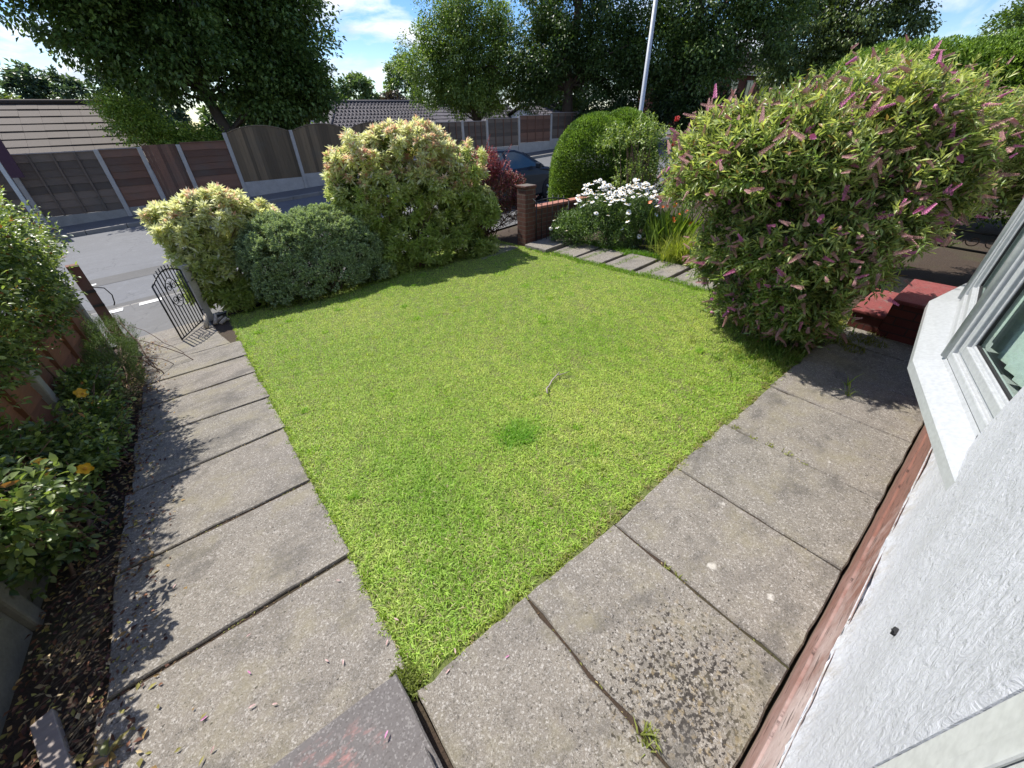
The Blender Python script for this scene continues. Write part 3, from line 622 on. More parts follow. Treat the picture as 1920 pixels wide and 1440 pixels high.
    # render panel under the sill joins the wall
    def facet(a, b, z0, z1, t, names, inner=None):
        a, b = Vector((*a, 0)), Vector((*b, 0)); u = (b - a); Lf = u.length; u.normalize(); n = Vector((-u.y, u.x, 0))
        if n.y < 0: n = -n
        def bx(mb, u0, u1, zz0, zz1, d0, d1):
            c = a + u * ((u0 + u1) / 2) + n * ((d0 + d1) / 2) + Vector((0, 0, (zz0 + zz1) / 2)); mb.obox(c, u * ((u1 - u0) / 2), n * ((d1 - d0) / 2), Vector((0, 0, (zz1 - zz0) / 2)))
        fr = MB()
        for d0, d1, wd in ((-.07, -.004, .040), (-.07, -.022, .056)):
            bx(fr, 0, wd, z0, z1, d0, d1); bx(fr, Lf - wd, Lf, z0, z1, d0, d1); bx(fr, wd, Lf - wd, z0, z0 + wd, d0, d1); bx(fr, wd, Lf - wd, z1 - wd, z1, d0, d1)
        fo = fr.build('window_frame', M_white, w, bevel=.006)
        sh = MB(); q = .060
        for d0, d1, wd in ((-.06, -.012, .042), (-.06, -.028, .054)):
            bx(sh, q, q + wd, z0 + q, z1 - q, d0, d1); bx(sh, Lf - q - wd, Lf - q, z0 + q, z1 - q, d0, d1); bx(sh, q + wd, Lf - q - wd, z0 + q, z0 + q + wd, d0, d1); bx(sh, q + wd, Lf - q - wd, z1 - q - wd, z1 - q, d0, d1)
        sh.build('sash', M_white, w, bevel=.004)
        gk = MB(); q2 = q + .054
        for qq, dd in ((q2, -.034), (.0565, -.026)):
            e = .007; bx(gk, qq, qq + e, z0 + qq, z1 - qq, dd - .01, dd); bx(gk, Lf - qq - e, Lf - qq, z0 + qq, z1 - qq, dd - .01, dd); bx(gk, qq + e, Lf - qq - e, z0 + qq, z0 + qq + e, dd - .01, dd); bx(gk, qq + e, Lf - qq - e, z1 - qq - e, z1 - qq, dd - .01, dd)
        gk.build('gasket', M_rubber, w)
        gl = MB(); bx(gl, q2, Lf - q2, z0 + q2, z1 - q2, -.052, -.046); gl.build('pane', M_glass, w)
    for a, b in zip(I, I[1:]): facet(a, b, .842, 2.15, .06, None)
    for x, y in I[1:4]: mu = MB(); mu.tube([(x, y - .012, .842), (x, y - .012, 2.15)], .024, 10); mu.build('corner_post', M_white, w)
    hd = MB(); VV = []
    for z, Q, off in ((2.15, I, -.02), (2.15, O, .03), (2.35, O, .03), (2.45, I, -.3)): VV += [(x, y + off, z) for x, y in Q]
    hd.add(VV, [(r * no + i, r * no + i + 1, (r + 1) * no + i + 1, (r + 1) * no + i) for r in range(3) for i in range(no - 1)]); hd.build('bay_roof', M_white, w)
    bd = MB(); bd.add([(x, y - .07, .86) for x, y in I] + [(4.74, -.55, .86), (1.6, -.55, .86)], [tuple(range(no + 2))]); bd.build('window_board', M_white, w)
    rm = MB(); rm.add([(1.9, -.42, .1), (4.6, -.42, .1), (4.6, -2.6, .1), (1.9, -2.6, .1), (1.9, -.42, 2.4), (4.6, -.42, 2.4), (4.6, -2.6, 2.4), (1.9, -2.6, 2.4)], [(0, 1, 2, 3), (4, 7, 6, 5), (1, 5, 6, 2), (2, 6, 7, 3), (3, 7, 4, 0)]); rm.build('room_lining', simple('pale_room', (.62, .66, .62), .9), h)
    bl = MB()
    for a, b in zip(I, I[1:]):
        a, b = Vector((*a, 0)), Vector((*b, 0)); u = (b - a); Lf = u.length; u.normalize(); n = Vector((-u.y, u.x, 0)); k = int(Lf / .10)
        for i in range(k):
            c = a + u * (.05 + i * .10) - n * .13 + Vector((0, 0, 1.54)); d = (u * .9 + n * .25).normalized(); bl.obox(c, d * .05, Vector((0, 0, 1)).cross(d) * .0008, Vector((0, 0, .62)))
    bl.build('vertical_blind', simple('blind_fabric', (.66, .74, .68), .8, var=.08), w)
    return h
build_house()
def build_doorstep():
    d = tag(empty('doorstep', (-.45, .35, 0)), 'raised concrete doorstep slab with faint pink chalk marks at the bottom edge', 'doorstep')
    ms, nt, N, L, p = newmat('chalked_step'); nt2 = None
    v = coords(N); src = p.inputs['Base Color']
    base = mixc(N, L, noise(N, L, v, 2.5, 5), (.105, .095, .092), (.15, .136, .13))
    vo = N.new('ShaderNodeTexVoronoi'); vo.inputs['Scale'].default_value = 170; L.new(v, vo.inputs['Vector']); hs = N.new('ShaderNodeSeparateColor'); L.new(vo.outputs['Color'], hs.inputs[0])
    base = mixc(N, L, ramp(N, L, hs.outputs[0], [(.0, .7), (.25, 0.)]), base, (.09, .08, .075)); base = mixc(N, L, ramp(N, L, hs.outputs[0], [(.76, 0.), (1., .5)]), base, (.30, .285, .27))
    ch = noise(N, L, mapped(N, L, v, (9, 22, 9)), 2.2, 4, .65)
    for cx, cy, r in ((-.115, .60, .03), (-.20, .64, .09), (-.30, .66, .10)):
        dd = N.new('ShaderNodeVectorMath'); dd.operation = 'DISTANCE'; dd.inputs[1].default_value = (cx, cy, .11); L.new(v, dd.inputs[0])
        base = mixc(N, L, math_(N, L, 'MULTIPLY', ramp(N, L, dd.outputs['Value'], [(r * .3, .55), (r, 0.)]), ramp(N, L, ch, [(.50, 0.), (.66, .8)])), base, (.46, .20, .175))
    L.new(base, src); p.inputs['Roughness'].default_value = .88; bump(N, L, p, hs.outputs[0], .5, .004)
    m = MB(); slab(m, [(-.93, -.2), (.006, -.2), (.004, .752), (-.93, .80)], lift=.098, th=.16, jit=.004, rng=random.Random(8)); m.build('slab', ms, d)
    m = MB(); slab(m, [(-.85, -.2), (-.012, -.2), (-.012, .484), (-.85, .478)], lift=.142, th=.05, jit=.004, rng=random.Random(9)); m.build('tread', ms, d)
build_doorstep()
# ================================================================== LEFT BOUNDARY
def build_left_fence():
    f = tag(empty('boundary_fence', (-1.3, 4, 0)), 'low brown board fence with concrete posts behind the yellow flowering shrubs', 'fence')
    ps = [.55, 2.22, 4.16, 6.55]; rng = random.Random(4)
    for i, s in enumerate(ps):
        m = MB(); z0 = zf(-1.28, s) - .3; m.box(-1.375, -1.255, s - .05, s + .05, z0, zf(-1.28, s) + 1.02); m.build('post', M_conc if i != 1 else M_conc_d, f, bevel=.012)
    for a, b in zip(ps, ps[1:]):
        za, zb = zf(-1.28, a + .05), zf(-1.28, b - .05); m = MB()
        m.prism([(-1.335, a + .052, za - .2), (-1.335, b - .052, zb - .2), (-1.335, b - .052, zb + .28), (-1.335, a + .052, za + .28)], (.05, 0, 0)); m.build('gravel_board', M_conc_d, f, bevel=.008)
        m = MB(); k = 6
        for j in range(k):
            h0 = .285 + j * .115; x = -1.33 + .008
            m.prism([(x + .012, a + .055, za + h0), (x + .012, b - .055, zb + h0), (x, b - .055, zb + h0 + .13), (x, a + .055, za + h0 + .13)], (.016, 0, 0))
        m.build('board_panel', M_wood_fence, f)
        for q in (.25, .5, .75):
            m = MB(); s = a + (b - a) * q; zq = za + (zb - za) * q; m.box(-1.31, -1.27, s - .02, s + .02, zq + .285, zq + .97); m.build('batten', M_wood_fence, f)
build_left_fence()
def build_gatepost():
    g = tag(empty('wooden_gate_post', (-1.2, 7.0, zf(-1.2, 7))), 'stout red-brown wooden gate post with an iron latch loop', 'gate post')
    m = MB(); z = zf(-1.2, 7); m.obox((-1.2, 7.0, z + .46), (.055, .01, 0), (-.01, .055, 0), (0, 0, .66)); m.build('post', M_wood_post, g, bevel=.01)
    m = MB(); m.obox((-1.2, 7.0, z + 1.128), (.056, .01, 0), (-.01, .056, 0), (0, 0, .010)); m.build('cap', M_wood_fence, g, bevel=.006)
    m = MB()
    for k in (.62, .80): m.box(-1.24, -1.13, 6.93, 6.945, z + k, z + k + .03)
    m.tube([(-1.15, 7.04, z + .84), (-1.06, 7.06, z + .80), (-1.03, 7.06, z + .70), (-1.05, 7.05, z + .60), (-1.07, 7.05, z + .57)], .007, 6); m.build('latch', M_black, g)
build_gatepost()
def scroll(mb, c, u, r, turns=1.2, flip=1, rad=.004, start=0.0):
    """flat spiral in the plane of u and Z"""
    pts = []
    for i in range(17):
        f = i / 16; a = start + flip * f * turns * 2 * math.pi; q = r * (1 - .8 * f); pts.append(Vector(c) + Vector(u) * (math.cos(a) * q) + Vector((0, 0, math.sin(a) * q)))
    mb.tube(pts, rad, 5)
def iron_gate(name, label, hx, fx, ht, arch, parent_label, bars=10, oval=True):
    a, b = Vector((*hx, 0)), Vector((*fx, 0)); u = (b - a); W = u.length; u.normalize(); z0 = zf(*hx) + .055
    g = tag(empty(name, (hx[0], hx[1], z0)), label, 'gate')
    top = lambda q: ht + arch * math.sin(math.pi * q) ** 1.0
    P = lambda q, z: a + u * (W * q) + Vector((0, 0, z0 + z))
    m = MB()
    for q in (0, 1): m.tube([P(q, 0), P(q, top(q))], .011, 6)
    m.tube([P(0, .015), P(1, .015)], .009, 6); m.tube([P(i / 14, top(i / 14)) for i in range(15)], .010, 6); m.build('frame', M_black, g)
    for i in range(1, bars):
        q = i / bars; m = MB(); dx = (q - .5) / .20; o0 = ht * .74 - .19 * math.sqrt(max(0, 1 - dx * dx)) if oval and abs(dx) < 1 else None
        if o0 is None: m.tube([P(q, .015), P(q, top(q) + (.055 if .15 < q < .85 else 0))], .0072, 5)
        else: m.tube([P(q, .015), P(q, o0)], .0072, 5); m.build('bar', M_black, g); m = MB(); m.tube([P(q, ht * .74 + .19 * math.sqrt(max(0, 1 - dx * dx))), P(q, top(q) + .055)], .0072, 5)
        m.build('bar', M_black, g)
    if oval:
        m = MB(); c = P(.5, ht * .74)
        m.tube([c + u * (W * .20 * math.cos(t)) + Vector((0, 0, .19 * math.sin(t))) for t in [2 * math.pi * i / 24 for i in range(25)]], .007, 5)
        for sx in (-1, 1):
            for sz in (-1, 1): scroll(m, c + u * (sx * W * .085) + Vector((0, 0, sz * .085)), u, .055, 1.3, sx * sz, .006, math.pi / 2 * sz)
        m.tube([c - Vector((0, 0, .15)), c + Vector((0, 0, .15))], .005, 5); m.build('scrollwork', M_black, g)
    return g
iron_gate('iron_gate', 'black wrought iron gate with oval scrollwork standing open at the end of the left path', (-.235, 7.02), (-.555, 6.42), .74, .10, None)
iron_gate('iron_gate', 'small plain black iron gate folded back beside the brick gate post and daisies', (5.12, 5.62), (5.62, 5.30), .70, .04, None, 6, False)
def misc_left():
    t = tag(empty('hinge_post', (-.19, 7.09, zf(-.19, 7.09))), 'slim pale concrete post that carries the hinges of the scrolled iron gate', 'gate post')
    z = zf(-.19, 7.09); m = MB(); m.obox((-.185, 7.10, z + .40), (.045, .02, 0), (-.02, .045, 0), (0, 0, .44)); m.build('post', M_conc_w, t, bevel=.008)
    for k in (.2, .62): m = MB(); m.tube([(-.19, 7.06, z + k), (-.235, 7.02, z + k)], .008, 5); m.build('hinge', M_black, t)
    l = tag(empty('broken_logs', (-.16, 6.72, zf(-.16, 6.72))), 'small heap of pale split log pieces at the foot of the iron gate', 'log pile'); rng = random.Random(6); Mlog = wood_mat('pale_split_wood', (.36, .31, .24), (.55, .49, .40), (3, 18, 3))
    for k, (x, y, dx, dy, dz, r) in enumerate(((-.26, 6.66, .06, .10, .16, .035), (-.14, 6.72, .05, .12, .10, .028), (-.08, 6.64, .10, .03, .06, .03), (-.12, 6.84, .10, .06, .03, .022), (-.02, 6.78, .06, -.08, .02, .025))):
        z = zf(x, y) + .015; m = MB(); m.tube([(x, y, z), (x + dx * .5 + .01, y + dy * .5, z + dz * .55 + .01), (x + dx, y + dy, z + dz + .01)], [r, r * .85, r * .5], 7); m.build('log', Mlog, l)
    m = MB(); m.tube([(-1.09, 1.30, zf(-1.09, 1.30) + .02), (-1.05, 1.10, zf(-1.05, 1.1) + .03)], .02, 4)
    m = MB(); m.obox((-1.055, 1.36, zf(-1.06, 1.36) + .028), (.030, .012, 0), (.055, -.185, .012), (.0, .001, .018))
    tag(m.build('timber_offcut', M_wood_grey, bevel=.004), 'bleached grey timber offcut lying in the leaf litter beside the left path', 'plank')
    m = MB(); pts = [(1.80, 1.82), (1.84, 1.87), (1.90, 1.90), (1.97, 1.94), (2.06, 1.965), (2.12, 2.0)]
    m.tube([(x, y, zf(x, y) + .035 + .008 * math.sin(i * 2)) for i, (x, y) in enumerate(pts)], [.005, .0075, .006, .007, .005, .003], 6); m.tube([(2.06, 1.965, zf(2.06, 1.965) + .035), (2.10, 1.93, zf(2.1, 1.93) + .05), (2.17, 1.93, zf(2.17, 1.93) + .04)], [.005, .004, .002], 5)
    tag(m.build('fallen_stick', M_wood_grey), 'pale forked stick lying on the middle of the lawn', 'stick')
misc_left()
# ================================================================== RIGHT SIDE: steps, railing, gateway walls
def right_side():
    t = tag(empty('red_steps', (5.2, .35, 0)), 'red painted brick steps with cement tops beside the white bay window', 'steps')
    def block(x0, x1, y0, y1, zt, nm):
        m = MB(); m.box(x0, x1, y0, y1, -.05, zt - .035); m.build('brickwork', M_brick_paint, t, bevel=.004)
        m = MB(); m.box(x0 - .015, x1 + .015, y0 - .015, y1 + .015, zt - .034, zt); m.build('tread', M_redtop, t, bevel=.010)
    block(4.78, 5.55, .40, .64, .20, 'lower'); block(4.74, 5.50, -.17, .395, .38, 'upper')
    r = tag(empty('iron_railing', (7.2, .3, 0)), 'rusty black iron railing with scrolls, under the far end of the pink flowering shrub', 'railing')
    m = MB(); y0, y1 = -.15, 1.1; x = 7.3
    m.tube([(x, y0, .34), (x, y1, .38)], .014, 6); m.tube([(x, y0, .54), (x, y1, .58)], .012, 6)
    for y in (y0, y1): m.tube([(x, y, 0), (x, y, .60)], .014, 6)
    m.build('rail', M_black, r); m = MB()
    for i in range(8): scroll(m, (x, y0 + .08 + i * .15, .46), (0, 1, 0), .07, 1.1, 1 if i % 2 else -1, .006, math.pi * (i % 2))
    m.build('scrollwork', simple('rusty_iron', (.12, .085, .06), .8, var=.4), r)
    b = tag(empty('brick_gate_post', (5.04, 5.8, -.2)), 'square red brick gate post with a flat stone cap at the far gateway', 'gate post')
    m = MB(); m.box(4.92, 5.16, 5.69, 5.93, -.45, .775); m.build('brickwork', M_brick, b, bevel=.006)
    m = MB(); m.box(4.905, 5.175, 5.675, 5.945, .776, .82); m.build('cap', M_brick, b, bevel=.012)
    m = MB(); m.tube([(5.09, 5.685, .60), (5.18, 5.66, .52), (5.26, 5.62, .48)], .006, 5); m.build('latch', M_conc_w, b)
    w = tag(empty('brick_wall', (6.4, 5.8, -.2)), 'low red brick garden wall with red coping between the gate post and the clipped round shrub', 'wall')
    m = MB(); m.box(5.163, 8.2, 5.74, 5.88, -.45, .40); m.build('brickwork', M_brick, w, bevel=.004)
    m = MB(); m.box(5.165, 8.2, 5.71, 5.91, .402, .45); m.build('coping', simple('terracotta_coping', (.38, .16, .11), .8, var=.35, sc=5), w, bevel=.008)
right_side()
# ================================================================== FENCE ACROSS THE ROAD
def lap_panel(mb, x0, x1, z0, z1, y, k, rng):
    h = (z1 - z0) / k
    for j in range(k):
        n = 5; a = z0 + j * h; zz = [rng.uniform(-.008, .008) for _ in range(n + 1)]; V = []
        for i in range(n + 1):
            x = x0 + (x1 - x0) * i / n; V += [(x, y - .020, a + zz[i]), (x, y - .004, a + h * 1.06 + zz[i]), (x, y + .006, a + h * 1.06), (x, y - .006, a)]
        F = [(4 * i + q, 4 * i + 4 + q, 4 * i + 4 + (q + 1) % 4, 4 * i + (q + 1) % 4) for i in range(n) for q in range(4)] + [(0, 1, 2, 3), (4 * n + 3, 4 * n + 2, 4 * n + 1, 4 * n)]
        mb.add(V, F)
def road_fences():
    rng = random.Random(9); Y = 17.5
    A = tag(empty('panel_fence', (0, Y, -.4)), 'dark lap panel fence with a plain gate, at the left across the road', 'fence')
    B = tag(empty('arched_fence', (4, Y, -.2)), 'tall arched feather board fence on a pale concrete base under the big tree', 'fence')
    D = tag(empty('garden_fence', (14, Y, .2)), 'brown lap fence with square battens beyond the parked car', 'fence')
    G = lambda x: zf(x, 17.49)
    def post(x, zt, P, mat=M_conc_w): m = MB(); m.box(x - .055, x + .055, Y - .06, Y + .05, G(x) - .4, zt); m.build('post', mat, P, bevel=.01)
    for x, zt in ((-4.8, 1.30), (-2.95, 1.32), (-1.08, 1.35), (-.10, 1.36), (.86, 1.38)): post(x, zt, A)
    def board(x0, x1, h, P, mat=M_conc): m = MB(); z = min(G(x0), G(x1)) - .1; m.box(x0 + .056, x1 - .056, Y - .025, Y + .025, z, max(G(x0), G(x1)) + h); m.build('gravel_board', mat, P, bevel=.006)
    for x0, x1, mat, zt in ((-6.6, -4.8, M_wood_dk, 1.27), (-4.8, -2.95, M_wood_dk, 1.29), (-2.95, -1.08, M_wood_dk, 1.31), (-1.08, -.10, M_wood_br, 1.33), (.86, 2.21, M_wood_br, 1.40)):
        P = A; gh = .20 if x0 < -2 else .18; board(x0, x1, gh, P)
        zb = max(G(x0), G(x1)) + gh + .005; m = MB(); lap_panel(m, x0 + .06, x1 - .06, zb, zt, Y, 8, rng); m.build('panel', mat, P)
        m = MB(); m.box(x0 + .06, x1 - .06, Y - .035, Y + .02, zt + .004, zt + .032); m.build('capping', M_wood_grey if x0 < -1 else M_wood_br, P)
        if x0 < -1.5:
            for q in (.25, .5, .75): xx = x0 + (x1 - x0) * q; m = MB(); m.box(xx - .022, xx + .022, Y - .055, Y - .022, zb, zt); m.build('batten', M_wood_dk, P)
    m = MB()
    for i in range(9): x = -.03 + i * .0922; m.box(x, x + .090, Y - .02 + .003 * (i % 2), Y + .01, G(0) + .03, 1.40)
    m.build('gate_door', M_wood_br, A)
    for x, zt in ((2.21, 1.64), (4.22, 1.65), (6.27, 1.66), (8.15, 1.68)): post(x, zt, B)
    for x0, x1 in ((2.21, 4.22), (4.22, 6.27), (6.27, 8.15)):
        board(x0, x1, .37, B, M_conc_w); zb = max(G(x0), G(x1)) + .375; m = MB(); n = 17; w = (x1 - x0 - .12) / n
        for i in range(n):
            q = (i + .5) / n; zt = 1.60 + .19 * math.sin(math.pi * q) ** .8; xx = x0 + .06 + i * w; d = .010 * (i % 2)
            m.box(xx, xx + w * 1.0 - .001, Y - .022 - d, Y - .004 - d, zb, zt + rng.uniform(-.006, .006))
        m.build('panel', M_wood_feather, B)
        m = MB(); pts = [(x0 + .06 + (x1 - x0 - .12) * i / 12, Y - .015, 1.615 + .19 * math.sin(math.pi * i / 12) ** .8) for i in range(13)]; m.tube(pts, .022, 5); m.build('capping', M_wood_feather, B)
    xs_ = [8.15, 10.0, 11.4, 12.75, 14.70, 16.88, 18.9, 21.0, 23.0]
    for i, (x0, x1) in enumerate(zip(xs_, xs_[1:])):
        zt0 = 1.72 if i < 3 else 1.80 + .09 * (i - 3)
        post(x1, zt0 + .06, D, M_conc_w); gh = .38; board(x0, x1, gh, D, M_conc_w); zb = max(G(x0), G(x1)) + gh + .005; m = MB(); lap_panel(m, x0 + .06, x1 - .06, zb, zt0, Y, 8, rng); m.build('panel', M_wood_dk if i != 4 else M_wood_br, D)
        for q in (.25, .5, .75): xx = x0 + (x1 - x0) * q; m = MB(); m.box(xx - .018, xx + .018, Y - .05, Y - .022, zb, zt0); m.build('batten', M_wood_br, D)
        m = MB(); m.box(x0 + .06, x1 - .06, Y - .035, Y + .02, zt0 + .004, zt0 + .03); m.build('capping', M_wood_grey, D)
    S = tag(empty('sign_board', (-3.05, 17.2, -.5)), 'plum coloured agency board on a white wooden pole, at the left end of the fence', 'sign')
    m = MB(); m.box(-3.07, -2.98, 17.14, 17.22, G(-3) - .2, 1.34); m.build('pole', M_whitepaint, S)
    m = MB(); m.box(-2.965, -2.72, 17.15, 17.19, .82, 1.72); m.build('board', simple('plum_board', (.05, .014, .035), .6, var=.2), S)
road_fences()

# ================================================================== GARDEN PLANTS
def plant(name, label, x, y, cat, group=None): return tag(empty(name, (x, y, zf(x, y))), label, cat, group)
def pieris(label, x, y, blobs, ntip, seed, pinkz, ztop, dark=.5):
    rng = np.random.default_rng(seed); o = plant('pieris_shrub', label, x, y, 'shrub')
    P, Nv = blob_points(blobs, ntip, rng, .74, 1.06, .30); hz = np.repeat(rng.normal(0, .22, ntip), 5); P, Nv = heads(P, Nv, 5, .085, rng)
    A = nrm(Nv * .6 + UP * .6 + rng.normal(0, .22, P.shape)); b, d, i, rk = rosettes(P, A, 13, (28, 98), rng, .05)
    zl = np.clip((P[:, 2] - (ztop - 1.5)) / 1.5, 0, 1); new = np.clip(zl * 1.5 + hz + rng.normal(0, .12, len(P)) - .12, 0, 1); pk = (rng.uniform(0, 1, len(P)) < np.clip((P[:, 2] - pinkz) * .9, 0, .42) + .5 * (hz > .22) * (P[:, 2] > pinkz)) & (new > .35)
    c = mixa((.31, .38, .10), (.74, .71, .37), new[i] * (.55 + .45 * rk)); hot = (pk[i] & (rk > .45)); c[hot] = mixa((.66, .50, .34), (.66, .33, .28), rng.uniform(0, 1, hot.sum()))
    cream = (rng.uniform(0, 1, len(c)) < .28 * new[i]); c[cream] = (.72, .69, .46); c *= shade(rng, len(c), .8, 1.15)
    n = len(b); leafcloud('foliage', b, d, .104 * rng.uniform(.7, 1.2, n) * (.75 + .4 * (1 - rk)), .0165 * rng.uniform(.8, 1.3, n), c, M_leaf_thin, o, .3, rng)
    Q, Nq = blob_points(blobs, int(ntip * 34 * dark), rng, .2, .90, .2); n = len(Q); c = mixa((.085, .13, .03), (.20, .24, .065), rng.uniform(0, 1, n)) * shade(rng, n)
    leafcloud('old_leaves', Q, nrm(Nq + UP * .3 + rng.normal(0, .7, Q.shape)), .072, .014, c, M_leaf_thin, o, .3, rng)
    stems('stem', (x, y), P[rng.choice(len(P), 26)] - A[:26] * .06, o, r0=.016, r1=.004, rng=rng, spread=.16)
    return o
pieris('tall cream and coral-tipped pieris shrub beside the maroon shrub', 3.1, 6.65,
       [(2.62, 6.88, 1.25, .44, .42, .42), (3.02, 6.70, 1.46, .30, .3, .30), (3.45, 6.50, 1.48, .42, .42, .36), (3.98, 6.28, 1.14, .38, .40, .38), (2.50, 6.9, .62, .46, .46, .46), (3.25, 6.68, .62, .42, .42, .5), (4.28, 6.10, .42, .26, .3, .3),
        (3.85, 6.2, .02, .45, .4, .30), (2.75, 6.75, .02, .55, .45, .40), (3.35, 6.4, -.08, .5, .4, .3), (2.35, 6.95, .25, .4, .4, .4), (2.6, 6.6, -.25, .5, .35, .25), (4.1, 6.1, -.15, .35, .3, .25), (2.95, 6.7, .92, .5, .42, .45), (3.55, 6.45, .88, .5, .42, .45), (4.05, 6.25, .62, .42, .36, .42), (2.32, 7.0, .9, .32, .35, .42), (2.2, 6.95, .1, .35, .35, .35), (3.2, 6.55, .2, .6, .4, .4), (3.8, 6.3, .28, .42, .36, .36)], 820, 41, .75, 1.85)
pieris('low cream and yellow pieris shrub beside the open iron gate', .3, 7.4,
       [(.0, 7.42, .62, .36, .42, .36), (.42, 7.4, .74, .42, .4, .36), (.86, 7.45, .60, .34, .34, .24), (.12, 7.35, .18, .36, .36, .40), (.55, 7.42, .1, .5, .4, .45), (-.02, 7.30, -.2, .24, .26, .28), (.4, 7.2, -.35, .5, .3, .3), (.1, 7.3, .0, .36, .34, .36)], 380, 42, .72, 1.1)
def hebe_dome():
    rng = np.random.default_rng(43); o = plant('dome_shrub', 'rounded grey-green shrub with tiny dense leaves between the two pieris shrubs', 1.5, 6.9, 'shrub')
    bl = [(1.10, 7.0, .10, .62, .6, .60), (1.62, 6.88, .22, .62, .58, .58), (2.05, 6.78, .08, .50, .52, .55), (1.55, 6.72, -.12, .85, .55, .50), (1.0, 6.85, -.25, .5, .5, .35), (2.1, 6.6, -.22, .5, .45, .3)]
    P, Nv = blob_points(bl, 560, rng, .88, 1.0, .14); P, Nv = heads(P, Nv, 30, .105, rng); A = nrm(Nv * .8 + UP * .35 + rng.normal(0, .25, P.shape)); b, d, i, rk = rosettes(P, A, 8, (20, 80), rng, .03)
    n = len(b); c = mixa((.14, .20, .095), (.36, .43, .235), np.clip(rk * .7 + rng.normal(.15, .2, n), 0, 1)) * shade(rng, n)
    leafcloud('foliage', b, d, 0.028 * rng.uniform(.8, 1.25, n), .0065, c, M_leaf_dull, o, .3, rng)
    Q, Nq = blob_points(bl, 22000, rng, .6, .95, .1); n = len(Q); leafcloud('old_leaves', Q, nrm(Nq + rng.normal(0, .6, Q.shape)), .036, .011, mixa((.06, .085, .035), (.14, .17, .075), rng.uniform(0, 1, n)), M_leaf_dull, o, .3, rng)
    stems('stem', (1.5, 6.9), P[:40] - Nv[:40] * .05, o, r0=.014, rng=rng, spread=.2)
hebe_dome()
def berberis():
    rng = np.random.default_rng(44); o = plant('berberis_shrub', 'dark maroon berberis shrub with wispy arching shoots left of the brick gate post', 4.75, 6.9, 'shrub')
    bl = [(4.85, 6.98, .88, .42, .42, .48), (5.15, 6.75, .62, .44, .40, .50), (4.65, 6.98, .30, .48, .42, .5), (5.32, 6.62, .22, .38, .35, .4), (4.5, 6.8, -.05, .4, .35, .3), (5.0, 6.95, 1.08, .36, .36, .36), (4.55, 7.15, .75, .4, .4, .5), (5.45, 6.7, .65, .3, .3, .35)]
    P, Nv = blob_points(bl, 1100, rng, .80, 1.12, .3); A = nrm(Nv * .6 + UP * .45 + np.array([.15, -.1, 0]) + rng.normal(0, .3, P.shape)); b, d, i, rk = rosettes(P, A, 26, (40, 85), rng, .22)
    lo = rng.choice(len(P), 14); tips = P[lo] + A[lo] * rng.uniform(.12, .34, (14, 1)); b2, d2, i2, r2 = rosettes(tips, A[lo], 26, (35, 80), rng, .38); b = np.concatenate((b, b2)); d = np.concatenate((d, d2)); n = len(b)
    hi = np.clip((b[:, 2] - .1) / 1.0, 0, 1); c = mixa((.060, .016, .020), (.30, .065, .085), np.clip(hi * .8 + rng.normal(0, .25, n), 0, 1)); gr = (rng.uniform(0, 1, n) < .45 * (1 - hi)); c[gr] = mixa((.05, .06, .02), (.12, .10, .03), rng.uniform(0, 1, gr.sum()))
    leafcloud('foliage', b, d, .030 * rng.uniform(.7, 1.2, n), .0085, c, M_leaf, o, .2, rng)
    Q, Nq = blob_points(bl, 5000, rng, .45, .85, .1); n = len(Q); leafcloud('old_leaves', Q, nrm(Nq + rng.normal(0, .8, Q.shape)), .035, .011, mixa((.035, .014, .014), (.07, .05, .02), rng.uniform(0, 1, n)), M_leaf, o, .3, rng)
    stems('stem', (4.75, 6.9), np.concatenate((tips, P[:40])), o, r0=.012, r1=.0025, rng=rng, spread=.15)
berberis()
def clipped(name, label, cat, x, y, bl, n, seed, c1, c2, L=.035, zmin=.02, stemr=.05, fill=.8):
    rng = np.random.default_rng(seed); o = plant(name, label, x, y, cat)
    P, Nv = blob_points(bl, n, rng, .955, 1.02, .06, -.5, zmin); A = nrm(Nv * .55 + UP * .45 + rng.normal(0, .42, P.shape)); pt = vnoise(P[:, 0] * 2 + P[:, 2] * 1.3, P[:, 1] * 2 - P[:, 2], 5, seed)
    c = mixa(c1, c2, np.clip(.45 + .5 * pt + rng.normal(0, .25, n), 0, 1)) * shade(rng, n)
    leafcloud('foliage', P, A, L * rng.uniform(.7, 1.3, n), L * .26, c, M_leaf_dull, o, .3, rng)
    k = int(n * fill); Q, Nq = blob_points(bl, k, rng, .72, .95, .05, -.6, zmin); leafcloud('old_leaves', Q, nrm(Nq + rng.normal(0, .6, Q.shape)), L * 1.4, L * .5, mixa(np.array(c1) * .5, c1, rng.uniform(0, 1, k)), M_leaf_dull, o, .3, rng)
    stems('stem', (x, y), P[:12] - Nv[:12] * .1, o, M_bark, stemr, .01, rng, spread=.06)
clipped('topiary_shrub', 'tall clipped round-topped dark green shrub behind the white daisies', 'shrub', 7.55, 6.35, [(7.55, 6.35, .78, 1.02, .98, 1.10), (7.5, 6.35, .42, 1.0, .96, .80), (7.9, 6.0, .86, .75, .8, 1.08)], 60000, 45, (.055, .105, .016), (.22, .33, .05), .034)
hb = [(11.0, 3.05 - k * .38, 1.45, 1.05, .80, 1.27 + .035 * math.sin(k * 1.3) + .02 * math.sin(k * 3.1)) for k in range(14)] + [(10.9, .8, .7, 1.1, 2.9, 1.0)]
clipped('privet_hedge', 'tall clipped green hedge behind the pink flowering shrubs, below the right hand sky', 'hedge', 11.0, 1.0, hb, 90000, 46, (.060, .115, .018), (.25, .36, .065), .045, 0.0)
